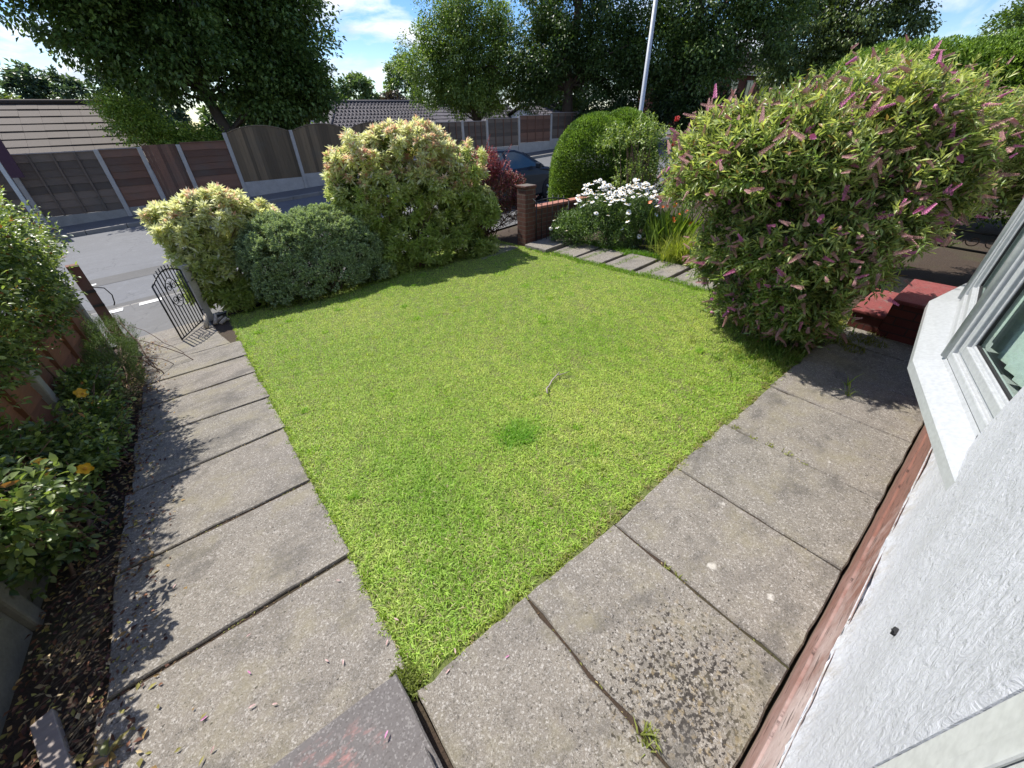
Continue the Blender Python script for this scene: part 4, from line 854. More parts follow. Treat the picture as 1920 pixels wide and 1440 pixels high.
# ---- white daisies
def flower_mesh(name, npet, r, wp, col, eye, er, droop=.15, rng=random.Random(1)):
    m = MB()
    for i in range(npet):
        a = 2 * math.pi * i / npet + rng.uniform(-.1, .1); q = r * rng.uniform(.88, 1.05); c, s = math.cos(a), math.sin(a); dz = -q * droop * rng.uniform(.3, 1.4)
        P = lambda f, w, z: (c * q * f - s * w, s * q * f + c * w, z); m.add([P(.15, -wp * .5, .002), P(.6, -wp, dz * .25), P(1.0, -wp * .45, dz), P(1.0, wp * .45, dz), P(.6, wp, dz * .25), P(.15, wp * .5, .002)], [(0, 1, 4, 5), (1, 2, 3, 4)])
    m.mi = 1; k = 8; R2 = [(er, .0), (er * .8, er * .35), (0.001, er * .5)]; vs = [(math.cos(2 * math.pi * j / k) * r_, math.sin(2 * math.pi * j / k) * r_, z + .002) for r_, z in R2 for j in range(k)]
    m.add(vs, [(a * k + j, a * k + (j + 1) % k, (a + 1) * k + (j + 1) % k, (a + 1) * k + j) for a in range(2) for j in range(k)], True)
    o = m.build(name, [col, eye]); me = o.data; bpy.data.objects.remove(o); return me
M_daisy = simple('daisy_petal', (.84, .84, .80), .5, var=.03); M_eye = simple('daisy_eye', (.62, .36, .02), .7); M_yel = simple('yellow_petal', (.74, .42, .015), .5, var=.15, sc=30); M_stamen = simple('stamen', (.60, .28, .02), .6)
def scatter_part(name, me, mats, parent, rng, rz=True):
    """one shared mesh, an object for each copy; mats: list of 4x4 matrices"""
    for M in mats:
        o = bpy.data.objects.new(name, me); COL.objects.link(o); o.parent = parent; o.matrix_parent_inverse = wm(parent).inverted()
        loc, rot, sc = M.decompose(); o.location = loc; o.rotation_euler = rot.to_euler(); o.scale = sc
def merged(name, me, Ms, parent):
    """the copies past a hundred, as one part"""
    co = np.empty(len(me.vertices) * 3, np.float32); me.vertices.foreach_get('co', co); co = co.reshape(-1, 3); lo = np.empty(len(me.loops), np.int32); me.loops.foreach_get('vertex_index', lo)
    sz = np.empty(len(me.polygons), np.int32); me.polygons.foreach_get('loop_total', sz); mi = np.empty(len(me.polygons), np.int32); me.polygons.foreach_get('material_index', mi)
    V = []; Lq = []
    for q, M in enumerate(Ms): a = np.array(M); V.append(co @ a[:3, :3].T + a[:3, 3]); Lq.append(lo + q * len(co))
    m2 = mesh_np(name, np.concatenate(V), np.concatenate(Lq), np.tile(sz, len(Ms)))
    for mt in me.materials: m2.materials.append(mt)
    m2.polygons.foreach_set('material_index', np.tile(mi, len(Ms))); return tag(put(name, m2, None, parent), kind='stuff')
def aim(p, d, spin, sc): return Matrix.LocRotScale(Vector(p), Vector(d).to_track_quat('Z', 'Y') @ Matrix.Rotation(spin, 3, 'Z').to_quaternion(), Vector((sc, sc, sc)))
def daisies():
    rng = np.random.default_rng(47); o = plant('daisy_clump', 'clump of white ox-eye daisies in full bloom beside the stepping stones', 5.95, 4.45, 'flowers')
    bl = [(5.80, 4.72, .22, .48, .45, .48), (6.12, 4.22, .24, .46, .45, .50), (5.62, 5.0, .06, .36, .32, .40), (5.50, 5.25, .05, .28, .26, .36), (5.95, 4.35, .0, .45, .5, .35)]
    P, Nv = blob_points(bl, 1500, rng, .75, 1.06, .2); A = nrm(Nv * .35 + UP * .8 + rng.normal(0, .3, P.shape)); b, d, i, rk = rosettes(P, A, 9, (30, 75), rng, .16); n = len(b); c = mixa((.045, .085, .022), (.19, .28, .09), np.clip(rng.normal(.45, .3, n), 0, 1)); leafcloud('foliage', b, d, .055 * rng.uniform(.6, 1.2, n), .008, c, M_leaf, o, .25, rng)
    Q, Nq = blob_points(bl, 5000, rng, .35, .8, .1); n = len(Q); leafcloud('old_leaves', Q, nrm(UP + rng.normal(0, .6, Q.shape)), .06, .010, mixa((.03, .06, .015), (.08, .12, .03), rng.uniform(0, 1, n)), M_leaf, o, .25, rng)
    me = flower_mesh('daisy_flower', 17, .041, .0064, M_daisy, M_eye, .013); H, Nh = blob_points(bl[:2], 400, rng, .98, 1.04, .1, .15); k = np.argsort(-H[:, 2] + rng.uniform(0, .38, len(H)))[:170]
    S, Ns = blob_points(bl, 40, rng, .98, 1.05, .1, -.1); H = np.concatenate((H[k] + UP * rng.uniform(.03, .20, (170, 1)), S[:22])); H = H[np.argsort(np.hypot(H[:, 0], H[:, 1]))]; ms = []; tub = []; Mst = simple('green_stalk', (.08, .13, .03), .6)
    for p in H:
        d = nrm(np.array([-.30, -.15, 1.0]) + rng.normal(0, .28, 3)); ms.append(aim(p, d, rng.uniform(0, 6), rng.uniform(.85, 1.15))); q = p - d * .02 - np.array([rng.normal(0, .05), rng.normal(0, .05), .32]); tub.append([p - d * .003, p - d * .05, q])
    tb = MB(); [tb.tube(q, .0022, 4, False) for q in tub]; tag(tb.build('flower_stalks', Mst, o), kind='stuff')
    scatter_part('flower', me, ms[:95], o, rng); merged('more_flowers', me, ms[95:], o)
daisies()
def rose():
    rng = np.random.default_rng(48); o = plant('rose_bush', 'leggy pale green rose bush with red blooms above the white daisies', 6.75, 4.75, 'shrub')
    bl = [(6.45, 5.05, 1.45, .32, .32, .30), (6.80, 4.70, 1.50, .36, .34, .36), (7.05, 4.35, 1.25, .32, .34, .4), (6.75, 4.75, .85, .42, .42, .5), (7.1, 4.2, .8, .36, .36, .45)]
    P, Nv = blob_points(bl, 420, rng, .6, 1.12, .35); A = nrm(Nv * .5 + UP * .5 + rng.normal(0, .4, P.shape)); b, d, i, rk = rosettes(P, A, 9, (45, 85), rng, .14); n = len(b); c = mixa((.10, .16, .035), (.26, .32, .09), np.clip(rng.normal(.5, .3, n), 0, 1)); leafcloud('foliage', b, d, .05 * rng.uniform(.7, 1.2, n), .016, c, M_leaf, o, .3, rng)
    stems('stem', (6.75, 4.75), P[:46], o, r0=.012, r1=.003, rng=rng, spread=.15)
    Mr = simple('rose_petal', (.55, .045, .035), .5); m = MB()
    for k in range(3):
        for i in range(5): a = 2 * math.pi * i / 5 + k; r = .045 - .011 * k; c, s = math.cos(a), math.sin(a); m.add([(c * .006, s * .006, 0), (c * r - s * r * .6, s * r + c * r * .6, .012 + .010 * k), (c * r * 1.15, s * r * 1.15, .022 + .010 * k), (c * r + s * r * .6, s * r - c * r * .6, .012 + .010 * k)], [(0, 1, 2, 3)])
    oo = m.build('rose_bloom', Mr); me = oo.data; bpy.data.objects.remove(oo)
    scatter_part('bloom', me, [aim(p, nrm(np.array([-.5, -.2, .8])), k, .8) for k, p in enumerate(((7.02, 4.28, 1.74), (7.05, 4.30, 1.71), (7.0, 4.22, 1.42), (6.9, 4.2, 1.36)))], o, rng)
rose()
def grass_clump():
    rng = np.random.default_rng(49); o = plant('ornamental_grass', 'arching clump of yellow-green ornamental grass beside the stepping stones', 5.75, 3.0, 'grass'); V = []; Lp = []; S = []; T = []; n = 900; m = 6
    for k in range(n):
        a = rng.uniform(0, 6.283); le = rng.uniform(.32, .62); x, y = 5.80 + rng.normal(0, .12), 3.02 + rng.normal(0, .14); z = zf(x, y); dx, dy = math.cos(a), math.sin(a); li = rng.uniform(.35, .9); c = mixa((.17, .24, .03), (.44, .47, .08), [rng.uniform(0, 1)])[0] * rng.uniform(.8, 1.2); b = len(V)
        for j in range(m):
            f = j / (m - 1); h = le * (f * (1.15 - li * .4) - .62 * li * f * f); r = le * li * (f * .35 + .55 * f * f); w = .0055 * (1 - f) ** .6 + .0004; V += [(x + dx * r - dy * w, y + dy * r + dx * w, max(z + h, z + .01)), (x + dx * r + dy * w, y + dy * r - dx * w, max(z + h, z + .01))]; T += [c, c]
        for j in range(m - 1): Lp += [b + 2 * j, b + 2 * j + 1, b + 2 * j + 3, b + 2 * j + 2]; S.append(4)
    put('foliage', mesh_np('foliage', np.array(V), Lp, S, np.array(T)), M_grass, o)
    q = plant('crocosmia', 'orange-flowered montbretia rising between the yellow grass and the daisies', 6.2, 3.6, 'flowers'); P = np.array([[6.2 + rng.normal(0, .16), 3.55 + rng.normal(0, .2), 0] for _ in range(260)]); P[:, 2] = Z(P[:, 0], P[:, 1]); A = nrm(UP + rng.normal(0, .22, P.shape))
    leafcloud('foliage', P, A, rng.uniform(.4, .75, len(P)), .010, mixa((.08, .14, .025), (.2, .28, .05), rng.uniform(0, 1, len(P))), M_leaf, q, .15, rng)
    me = flower_mesh('orange_flower', 6, .026, .007, simple('orange_petal', (.68, .14, .015), .5), M_stamen, .004, -.5); scatter_part('flower', me, [aim((6.05 + rng.normal(0, .22), 3.25 + rng.normal(0, .25), .62 + rng.normal(0, .09)), nrm(np.array([-.4, -.4, .6]) + rng.normal(0, .4, 3)), 0, rng.uniform(.9, 1.5)) for _ in range(16)], q, rng)
grass_clump()
# ---- the pink flowering shrubs
def spike_mesh():
    m = MB(); rng = random.Random(3); Ln = .085
    for k in range(64):
        f = k / 63; a = k * 2.4; r = .009 * (1 - .75 * f) + .001; z = f * Ln; c, s = math.cos(a), math.sin(a); e = .006 * (1 - .4 * f)
        m.add([(c * r * .3, s * r * .3, z), (c * (r + e * .4) - s * e, s * (r + e * .4) + c * e, z + .002), (c * (r + e), s * (r + e), z + .006), (c * (r + e * .4) + s * e, s * (r + e * .4) - c * e, z + .002)], [(0, 1, 2, 3)])
    return m
M_mauve = simple('mauve_flower', (.60, .19, .38), .6, var=.35, sc=40); M_faded = simple('faded_flower', (.52, .29, .28), .7, var=.35, sc=40)
def mk(m, mat):
    o = m.build('flower_spike', mat); me = o.data; bpy.data.objects.remove(o); return me
SPK = (mk(spike_mesh(), M_mauve), mk(spike_mesh(), M_faded))
def pink_shrub(label, x, y, bl, ntip, seed, spikes, base_tips):
    rng = np.random.default_rng(seed); o = plant('pink_flowering_shrub', label, x, y, 'shrub'); P, Nv = blob_points(bl, ntip, rng, .68, 1.13, .42)
    A = nrm(Nv * .55 + UP * .22 + np.array([-.08, .0, 0]) + rng.normal(0, .48, P.shape)); b, d, i, rk = rosettes(P, A, 16, (20, 92), rng, .15); n = len(b); zl = np.clip((P[:, 2] - .2) / 1.9, 0, 1)
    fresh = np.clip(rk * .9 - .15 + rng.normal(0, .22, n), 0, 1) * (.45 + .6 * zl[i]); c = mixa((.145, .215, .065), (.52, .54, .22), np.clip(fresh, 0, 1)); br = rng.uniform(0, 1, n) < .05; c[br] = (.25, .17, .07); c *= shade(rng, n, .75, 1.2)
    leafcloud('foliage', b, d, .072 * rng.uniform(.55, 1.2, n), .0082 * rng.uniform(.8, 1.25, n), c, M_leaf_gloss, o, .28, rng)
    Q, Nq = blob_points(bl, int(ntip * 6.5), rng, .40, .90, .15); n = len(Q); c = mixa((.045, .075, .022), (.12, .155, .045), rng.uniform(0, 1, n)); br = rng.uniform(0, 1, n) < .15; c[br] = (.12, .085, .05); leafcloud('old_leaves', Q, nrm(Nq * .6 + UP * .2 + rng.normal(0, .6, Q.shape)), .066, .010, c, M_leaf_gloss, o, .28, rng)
    tips = P[rng.choice(len(P), base_tips)]; stems('stem', (x, y), tips, o, r0=.008, r1=.002, rng=rng, spread=.13, sag=.15)
    k = rng.choice(len(P), spikes, replace=False); dist = np.linalg.norm(P[k] - np.array([0, 0, 1.8]), axis=1); face = (Nv[k] * nrm(np.array([0, 0, 1.8]) - P[k])).sum(1); k = k[np.argsort(dist - 1.5 * face)]
    for q, j in enumerate(k):
        fade = rng.uniform(0, 1) < .74; u = nrm(A[j] + rng.normal(0, .55, 3) - UP * .25); M = aim(P[j] + A[j] * .03 + Nv[j] * .03, u, rng.uniform(0, 6), rng.uniform(.7, 1.2)); me = SPK[1 if fade else 0]
        if q < 92:
            f = bpy.data.objects.new('flower_spike', me); COL.objects.link(f); f.parent = o; f.matrix_parent_inverse = wm(o).inverted(); l_, r_, s_ = M.decompose(); f.location = l_; f.rotation_euler = r_.to_euler(); f.scale = s_
        else: rest.setdefault((o.name, int(fade)), (o, []))[1].append(M)
rest = {}
NB = [(4.72, 1.72, 1.38, .66, .78, .66), (4.78, 1.22, .72, .58, .62, .66), (5.05, 2.38, 1.12, .54, .58, .58), (5.15, 1.15, 1.10, .55, .55, .72), (4.80, 1.75, .62, .48, .55, .50), (4.95, .78, .88, .42, .38, .40), (4.75, 1.10, .30, .50, .42, .32)]
NB = [(x * .8, y * .8, 1.8 + .8 * (z - 1.8), a * .8, b * .8, c * .8) for x, y, z, a, b, c in NB] + [(4.0, 1.02, .36, .40, .34, .34), (4.1, 1.25, .30, .42, .36, .34), (3.85, .86, .86, .38, .36, .40), (4.3, 1.6, .5, .4, .5, .5), (4.25, .95, 1.62, .50, .48, .42), (4.5, .62, 1.30, .42, .38, .48), (3.75, 1.75, 1.45, .35, .4, .35), (3.92, 1.22, .30, .30, .30, .30), (3.92, .86, .30, .34, .30, .28), (4.15, .95, .12, .36, .34, .26)]
pink_shrub('huge pink-spiked shrub overhanging the paving at the right corner of the lawn', 4.05, 1.05, NB, 5400, 51, 1350, 64)
pink_shrub('second pink-spiked shrub, farther right, over the iron railing and below the tall hedge', 6.6, 1.5,
           [(6.65, 1.75, 1.48, .72, .78, .72), (6.75, .95, 1.40, .62, .62, .66), (6.3, 2.5, 1.2, .6, .6, .8), (7.4, .45, 1.28, .6, .6, .62), (6.4, 1.9, .7, .7, .8, .6), (7.5, -.2, 1.2, .5, .5, .6), (6.9, .95, .98, .6, .7, .46), (7.6, .15, .98, .6, .6, .46), (6.2, 1.0, .85, .5, .6, .55)], 3600, 52, 700, 50)
for (nm, fd), (o, Ms) in rest.items():      # the farther spikes of each shrub, past a hundred, as one part
    merged('more_flower_spikes', SPK[fd], Ms, o)
# ---- yellow flowering shrubs along the left fence
YF = flower_mesh('yellow_flower', 5, .030, .014, M_yel, M_stamen, .009, -.2)
def hypericum(label, x, y, bl, ntip, seed, leaf, nfl, ol=True, inner=3, dk=1.0):
    rng = np.random.default_rng(seed); o = plant('hypericum_shrub', label, x, y, 'shrub', None); P, Nv = blob_points(bl, ntip, rng, .72, 1.12, .3, -.6); A = nrm(Nv * .6 + UP * .28 + np.array([.12, 0, 0]) + rng.normal(0, .32, P.shape)); b, d, i, rk = rosettes(P, A, 11, (30, 80), rng, .17); n = len(b); zl = np.clip(P[:, 2] / 1.4, 0, 1)
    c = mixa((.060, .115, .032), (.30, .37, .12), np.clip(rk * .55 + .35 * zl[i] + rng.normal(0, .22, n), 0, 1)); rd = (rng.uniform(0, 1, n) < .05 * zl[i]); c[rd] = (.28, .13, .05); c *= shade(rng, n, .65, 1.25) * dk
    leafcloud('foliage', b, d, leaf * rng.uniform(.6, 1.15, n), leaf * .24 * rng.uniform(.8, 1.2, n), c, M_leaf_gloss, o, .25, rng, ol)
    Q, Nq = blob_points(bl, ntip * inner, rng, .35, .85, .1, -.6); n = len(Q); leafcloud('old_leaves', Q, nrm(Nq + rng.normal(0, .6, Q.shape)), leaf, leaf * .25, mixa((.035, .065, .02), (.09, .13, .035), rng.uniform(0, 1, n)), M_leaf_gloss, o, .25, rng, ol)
    stems('stem', (x, y), P[:60], o, r0=.011, r1=.0022, rng=rng, spread=.14)
    vis = nrm(np.array([0, 0, 1.8]) - P); sc = (Nv * vis).sum(1) + rng.uniform(0, .9, len(P)); k = np.argsort(-sc)[:nfl]; scatter_part('flower', YF, [aim(P[j] + A[j] * .05 + vis[j] * .03, nrm(A[j] + vis[j] * .9), rng.uniform(0, 6), rng.uniform(.9, 1.35)) for j in k], o, rng)
hypericum('tall yellow-flowered shrub spilling over the left fence near the wooden gate post', -1.62, 4.4, [(-1.32, 4.55, 1.00, .54, .66, .50), (-1.36, 5.45, .96, .44, .60, .48), (-1.42, 3.65, 1.12, .54, .62, .44), (-1.75, 4.6, .55, .34, .95, .6), (-1.15, 4.1, 1.18, .42, .5, .36), (-1.22, 4.75, .66, .36, .62, .34), (-1.28, 3.55, .72, .32, .5, .34), (-1.3, 3.2, 1.22, .34, .4, .36)], 2900, 61, .040, 24, True, 5, .80)
hypericum('low broad-leaved shrub with single yellow flowers leaning over the dry soil strip', -1.3, 2.8, [(-1.22, 3.15, .10, .24, .42, .30), (-1.20, 2.62, .02, .24, .36, .28), (-1.30, 2.85, .38, .24, .40, .22), (-1.38, 2.35, .16, .22, .3, .26), (-1.05, 2.2, .50, .24, .34, .22), (-1.12, 1.75, .62, .20, .30, .22)], 380, 62, .054, 9, True, 3, .72)
hypericum('bushy green shrub with yellow buds hanging over the middle of the left path edge', -1.2, 3.75, [(-1.08, 3.78, -.10, .20, .38, .24), (-1.10, 3.30, .02, .20, .30, .24), (-1.12, 4.35, -.04, .22, .34, .28)], 380, 63, .045, 5)
def heather():
    rng = np.random.default_rng(64); o = plant('heather', 'dark feathery low evergreen at the foot of the wooden gate post', -1.1, 5.6, 'shrub'); bl = [(-1.10, 5.45, -.22, .24, .55, .26), (-1.05, 4.9, -.2, .22, .4, .24), (-1.15, 6.1, -.28, .26, .4, .34)]
    P, Nv = blob_points(bl, 1500, rng, .8, 1.1, .2); A = nrm(Nv * .7 + UP * .6 + rng.normal(0, .3, P.shape)); b, d, i, rk = rosettes(P, A, 14, (25, 60), rng, .08); n = len(b); leafcloud('foliage', b, d, .022, .0025, mixa((.035, .07, .018), (.11, .16, .04), rng.uniform(0, 1, n)), M_leaf_dull, o, .2, rng); stems('stem', (-1.1, 5.5), P[:40], o, r0=.006, rng=rng, spread=.3)
heather()
# ---- litter on the soil and the slabs
def litter():
    rng = np.random.default_rng(70); n = 5200; x = rng.uniform(-1.25, -.93, n); y = rng.uniform(.5, 6.8, n); k = rng.uniform(0, 1, n) < .17; x[k] = -.95 + np.abs(rng.normal(0, .11, k.sum())); x = np.minimum(x, -.45); P = np.stack([x, y, Z(x, y) + .004 + np.where(x > -.95, .018, rng.uniform(-.02, .03, n))], -1)
    a = rng.uniform(0, 6.28, n); A = np.stack([np.cos(a), np.sin(a), rng.normal(0, .25, n)], -1); c = np.array([(.16, .075, .045), (.10, .05, .035), (.26, .17, .07), (.22, .20, .06), (.07, .035, .03), (.34, .27, .16)])[rng.integers(0, 6, n)] * shade(rng, n, .6, 1.2)
    tag(leafcloud('leaf_litter', P, A, rng.uniform(.012, .038, n), rng.uniform(.004, .010, n), c, M_dry, None, .4, rng, False, np.stack([-np.sin(a), np.cos(a), rng.normal(0, .4, n)], -1)), kind='stuff')
    n = 240; x = rng.uniform(-1.2, -.98, n); y = rng.uniform(.6, 2.4, n); a = rng.normal(.55, .35, n); m = MB()
    for i in range(n):
        le = rng.uniform(.06, .22); z = zf(x[i], y[i]) + rng.uniform(-.005, .03); c_, s_ = math.cos(a[i]) * le, math.sin(a[i]) * le; m.tube([(x[i], y[i], z), (x[i] + c_ * .5, y[i] + s_ * .5, z + rng.uniform(0, .02)), (min(x[i] + c_, -.90), y[i] + s_, z + rng.uniform(-.01, .02))], .0009, 3, False)
    tag(m.build('dry_straw', simple('straw', (.17, .135, .09), .8, var=.4, sc=30)), kind='stuff')
    # moss, dirt and crumbs lying in the open joints
    X = []
    for (l0, r0) in jl[2:]: f = rng.uniform(0, 1, 230); X.append(np.stack([-.94 + .98 * f, l0 + (r0 - l0) * f + rng.normal(0, .006, 230)], -1))
    for j in jx[1:7]: f = rng.uniform(-.18, .68, 90); X.append(np.stack([j + rng.normal(0, .004, 90), f], -1))
    X = np.concatenate(X); n = len(X); P = np.stack([X[:, 0], X[:, 1], Z(X[:, 0], X[:, 1]) - .006 + rng.uniform(0, .014, n)], -1); a = rng.uniform(0, 6.28, n); A = np.stack([np.cos(a), np.sin(a), rng.normal(0, .3, n)], -1); c = np.array([(.12, .08, .045), (.30, .24, .12), (.06, .045, .03), (.16, .17, .05)])[rng.integers(0, 4, n)]
    tag(leafcloud('joint_debris', P, A, rng.uniform(.006, .018, n), .003, c, M_dry, None, .4, rng), kind='stuff')
    # mauve petals on the paving, one by one
    Mp = simple('fallen_petal', (.58, .24, .42), .6, var=.3, sc=60); Mq = simple('dried_petal', (.55, .38, .36), .7, var=.3, sc=60)
    def pet(mat):
        m = MB(); m.add([(0, -.016, 0), (.0045, -.004, .003), (.004, .008, .004), (0, .018, .002), (-.004, .008, .005), (-.0045, -.004, .004)], [(0, 1, 2, 3), (0, 3, 4, 5)]); o = m.build('petal', mat); me = o.data; bpy.data.objects.remove(o); return me
    A_, B_ = pet(Mp), pet(Mq)
    for q, (px, py, bright) in enumerate(((-.46, 1.19, 1), (-.62, 1.13, 1), (-.47, 1.05, 0), (-.83, 1.2, 0), (-.20, 1.02, 0), (-.15, .97, 0), (.02, .92, 0), (.09, .98, 0), (.37, .55, 1), (-.44, 1.36, 0), (-.40, 1.0, 0), (.22, .70, 0), (-.10, .60, 1), (-.6, 1.0, 0), (-.05, 1.35, 0), (-.7, 1.9, 0), (.16, .66, 0))):
        o = bpy.data.objects.new('fallen_petal', A_ if bright else B_); COL.objects.link(o); o.location = (px, py, zf(px, py) + (.022 if not (px < 0 and py < .78) else .121)); o.rotation_euler = (rng.normal(0, .15), rng.normal(0, .15), rng.uniform(0, 6.28)); s_ = rng.uniform(.55, .9); o.scale = (s_, s_, s_)
        tag(o, 'bright mauve petal fallen on the grey paving' if bright else 'shrivelled pale pink petal fallen on the grey paving', 'petal', 'bright fallen petals' if bright else 'shrivelled fallen petals')
    w = plant('broad_weed', 'small broad-leaved reddish weed growing at the edge of the left path', -.90, 1.22, 'weed'); P = np.tile([[-.905, 1.24, zf(-.9, 1.24) + .012]], (9, 1)) + rng.normal(0, .008, (9, 3)); A = nrm(rng.normal(0, 1, (9, 3)) * [1, 1, .15] + [0, 0, .45]); leafcloud('leaf', P, A, rng.uniform(.05, .09, 9), .014, mixa((.18, .20, .06), (.32, .16, .10), rng.uniform(0, 1, 9)), M_leaf, w, .2, rng, True)
litter()

# ================================================================== TREES
def tree(name, label, x, y, trunk, tr, blobs, ncl, nl, leaf, c1, c2, seed, cr=(.55, .55, .36), limbs=34, rmin=.40, droop=.25, zmin=.9, cat='tree', group=None, trans=M_leaf):
    rng = np.random.default_rng(seed); o = plant(name, label, x, y, cat, group)
    P, Nv = blob_points(blobs, ncl, rng, rmin, 1.03, .22, -1.0, zmin); var = rng.normal(0, .22, ncl); cs = np.array(cr) * rng.uniform(.7, 1.35, (ncl, 1))
    i = np.repeat(np.arange(ncl), nl); n = len(i); off = rng.normal(0, 1, (n, 3)); off *= (rng.uniform(0, 1, (n, 1)) ** .45) / np.linalg.norm(off, axis=1, keepdims=True); off = off * cs[i] * 1.05; q = P[i] + off; A = nrm(nrm(off + 1e-4) * .55 + Nv[i] * .45 + np.array([0, 0, -droop]) + rng.normal(0, .5, (n, 3)))
    c = mixa(c1, c2, np.clip(.45 + var[i] + rng.normal(0, .25, n), 0, 1)) * shade(rng, n, .8, 1.2)
    leafcloud('crown', q, A, leaf * rng.uniform(.7, 1.3, n), leaf * .30 * rng.uniform(.8, 1.25, n), c, trans, o, .25, rng)
    m = MB(); T = [np.array(p, float) for p in trunk]; k = len(T); T[0][2] = zf(x, y) - .3
    m.tube(T, [tr * (1 - .62 * j / (k - 1)) * (1.25 if j == 0 else 1) for j in range(k)], 9)
    top = np.array(T)
    for t in P[rng.choice(ncl, min(limbs, ncl), replace=False)]:
        f = rng.uniform(.35, 1.0) * (k - 1); j = min(int(f), k - 2); b = top[j] * (1 - (f - j)) + top[j + 1] * (f - j)
        if b[2] > t[2] + .5: b = top[max(1, j - 1)]
        mid = (b + t) / 2 + np.array([0, 0, .12 * np.linalg.norm(t - b)]) + rng.normal(0, .12, 3); r = tr * .34 * (1 - .5 * f / (k - 1)); pts = [b, b * .5 + mid * .5 + rng.normal(0, .05, 3), mid, mid * .5 + t * .5 + rng.normal(0, .05, 3), t]
        m.tube(pts, [r, r * .8, r * .6, r * .4, r * .15], 5, False)
    m.build('trunk', M_bark, o); return o
tree('broadleaf_tree', 'big dark spreading tree with a leaning trunk behind the arched fence', 2.9, 21.2, [(3.0, 21.3, 0), (2.85, 21.3, 1.6), (2.45, 21.3, 3.2), (2.3, 21.4, 5.0), (2.6, 21.4, 7.5)], .25,
     [(2.6, 21.4, 6.6, 4.1, 3.7, 3.6), (-.1, 21.3, 5.7, 2.1, 2.4, 2.1), (5.6, 21.5, 5.2, 2.2, 2.4, 2.9), (1.6, 20.6, 3.9, 2.3, 2.0, 1.6), (5.2, 20.9, 3.3, 1.9, 1.9, 1.5), (3.0, 21.4, 9.2, 2.8, 2.8, 2.0), (4.9, 21.0, 2.5, 1.5, 1.4, .85), (6.2, 21.2, 3.0, 1.2, 1.3, 1.0)], 1500, 100, .155, (.042, .082, .020), (.155, .23, .058), 81, limbs=60, rmin=.3)
tree('sapling_tree', 'light yellow-green bushy young tree catching the sun below the big dark tree', .4, 20.2, [(.4, 20.2, 0), (.4, 20.2, 1.4), (.5, 20.3, 2.2)], .07, [(.15, 20.2, 1.95, .85, .8, .62), (1.05, 20.1, 1.5, .9, .8, .5), (1.9, 20.0, 1.35, .8, .7, .42), (-.25, 20.1, 2.4, .5, .5, .5)], 240, 60, .085, (.10, .17, .025), (.36, .44, .08), 82, (.32, .32, .22), 20)
tree('broadleaf_tree', 'mid green airy tree with several slim stems, in the middle beyond the fence', 16.2, 23.0, [(16.2, 22.9, 0), (16.1, 22.9, 1.6), (15.5, 23.1, 3.2), (15.2, 23.2, 5.4)], .17,
     [(15.3, 23.2, 4.7, 2.4, 2.3, 2.2), (13.7, 24.2, 4.2, 1.7, 1.7, 2.0), (17.1, 22.0, 4.2, 2.0, 2.0, 2.0), (15.0, 23.2, 6.4, 1.8, 1.8, 1.4), (15.8, 22.8, 2.9, 2.5, 2.2, 1.1), (18.3, 21.4, 2.9, 1.1, 1.2, 1.0), (16.9, 22.2, 5.9, 1.3, 1.3, 1.2)], 820, 80, .12, (.060, .11, .02), (.26, .35, .085), 83, (.46, .46, .34), 60, .25)
dk1, dk2 = (.034, .066, .020), (.14, .21, .055)
tree('broadleaf_tree', 'tall dark dense tree right of the lamp post, above the red brick house', 23.6, 14.0, [(23.6, 14, 0), (23.6, 14, 3), (23.4, 14.2, 6), (23.4, 14.2, 9)], .34, [(23.6, 13.8, 6.6, 3.6, 3.6, 4.0), (22.2, 15.6, 4.6, 2.6, 2.6, 2.5), (25.6, 11.8, 5.6, 2.5, 2.4, 2.2), (23.0, 13.8, 3.6, 2.4, 2.6, 1.6)], 760, 80, .15, dk1, dk2, 84, (.6, .6, .4), 40, .35)
tree('broadleaf_tree', 'tall dark tree left of the lamp post, boughs hanging over the fence', 19.2, 18.6, [(19.2, 18.6, 0), (19.2, 18.6, 3), (19.4, 18.4, 6), (19.4, 18.4, 9)], .32, [(19.6, 18.4, 6.7, 3.3, 3.2, 3.9), (18.2, 19.2, 4.5, 2.0, 2.1, 2.4), (20.7, 17.0, 4.0, 2.2, 2.2, 2.2), (17.6, 19.6, 3.2, 1.0, 1.0, 1.0)], 700, 80, .14, dk1, (.075, .12, .028), 85, (.55, .55, .4), 40, .35)
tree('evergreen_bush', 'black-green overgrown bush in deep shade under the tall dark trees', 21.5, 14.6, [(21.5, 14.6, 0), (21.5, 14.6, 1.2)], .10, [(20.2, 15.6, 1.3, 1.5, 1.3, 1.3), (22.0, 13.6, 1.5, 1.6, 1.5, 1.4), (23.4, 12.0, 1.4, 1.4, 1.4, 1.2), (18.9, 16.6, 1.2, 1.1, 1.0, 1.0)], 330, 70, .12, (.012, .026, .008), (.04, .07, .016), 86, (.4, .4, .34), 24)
tree('conifer_tree', 'olive green feathery tree with drooping sprays at the right, before the open sky', 32.2, 10.2, [(32.2, 10.2, 0), (32.2, 10.2, 4), (32.1, 10.3, 8.5)], .30, [(31.2, 12.2, 5.2, 2.0, 2.0, 3.0), (32.4, 10.0, 6.0, 2.5, 2.5, 3.6), (33.2, 8.3, 5.0, 1.5, 1.6, 2.6), (32.2, 10.4, 3.0, 2.6, 2.6, 1.8)], 720, 74, .16, (.034, .060, .016), (.16, .21, .06), 87, (.6, .6, .34), 40, .5, .8)
tree('broadleaf_tree', 'small tree top just showing at the far right edge above the clipped hedge', 37.5, 3.2, [(37.5, 3.2, 0), (37.5, 3.2, 3), (37.5, 3.2, 5)], .25, [(37.6, 3.0, 4.6, 2.6, 2.6, 2.0)], 240, 60, .17, (.045, .085, .02), (.12, .18, .04), 88, (.6, .6, .4), 20)
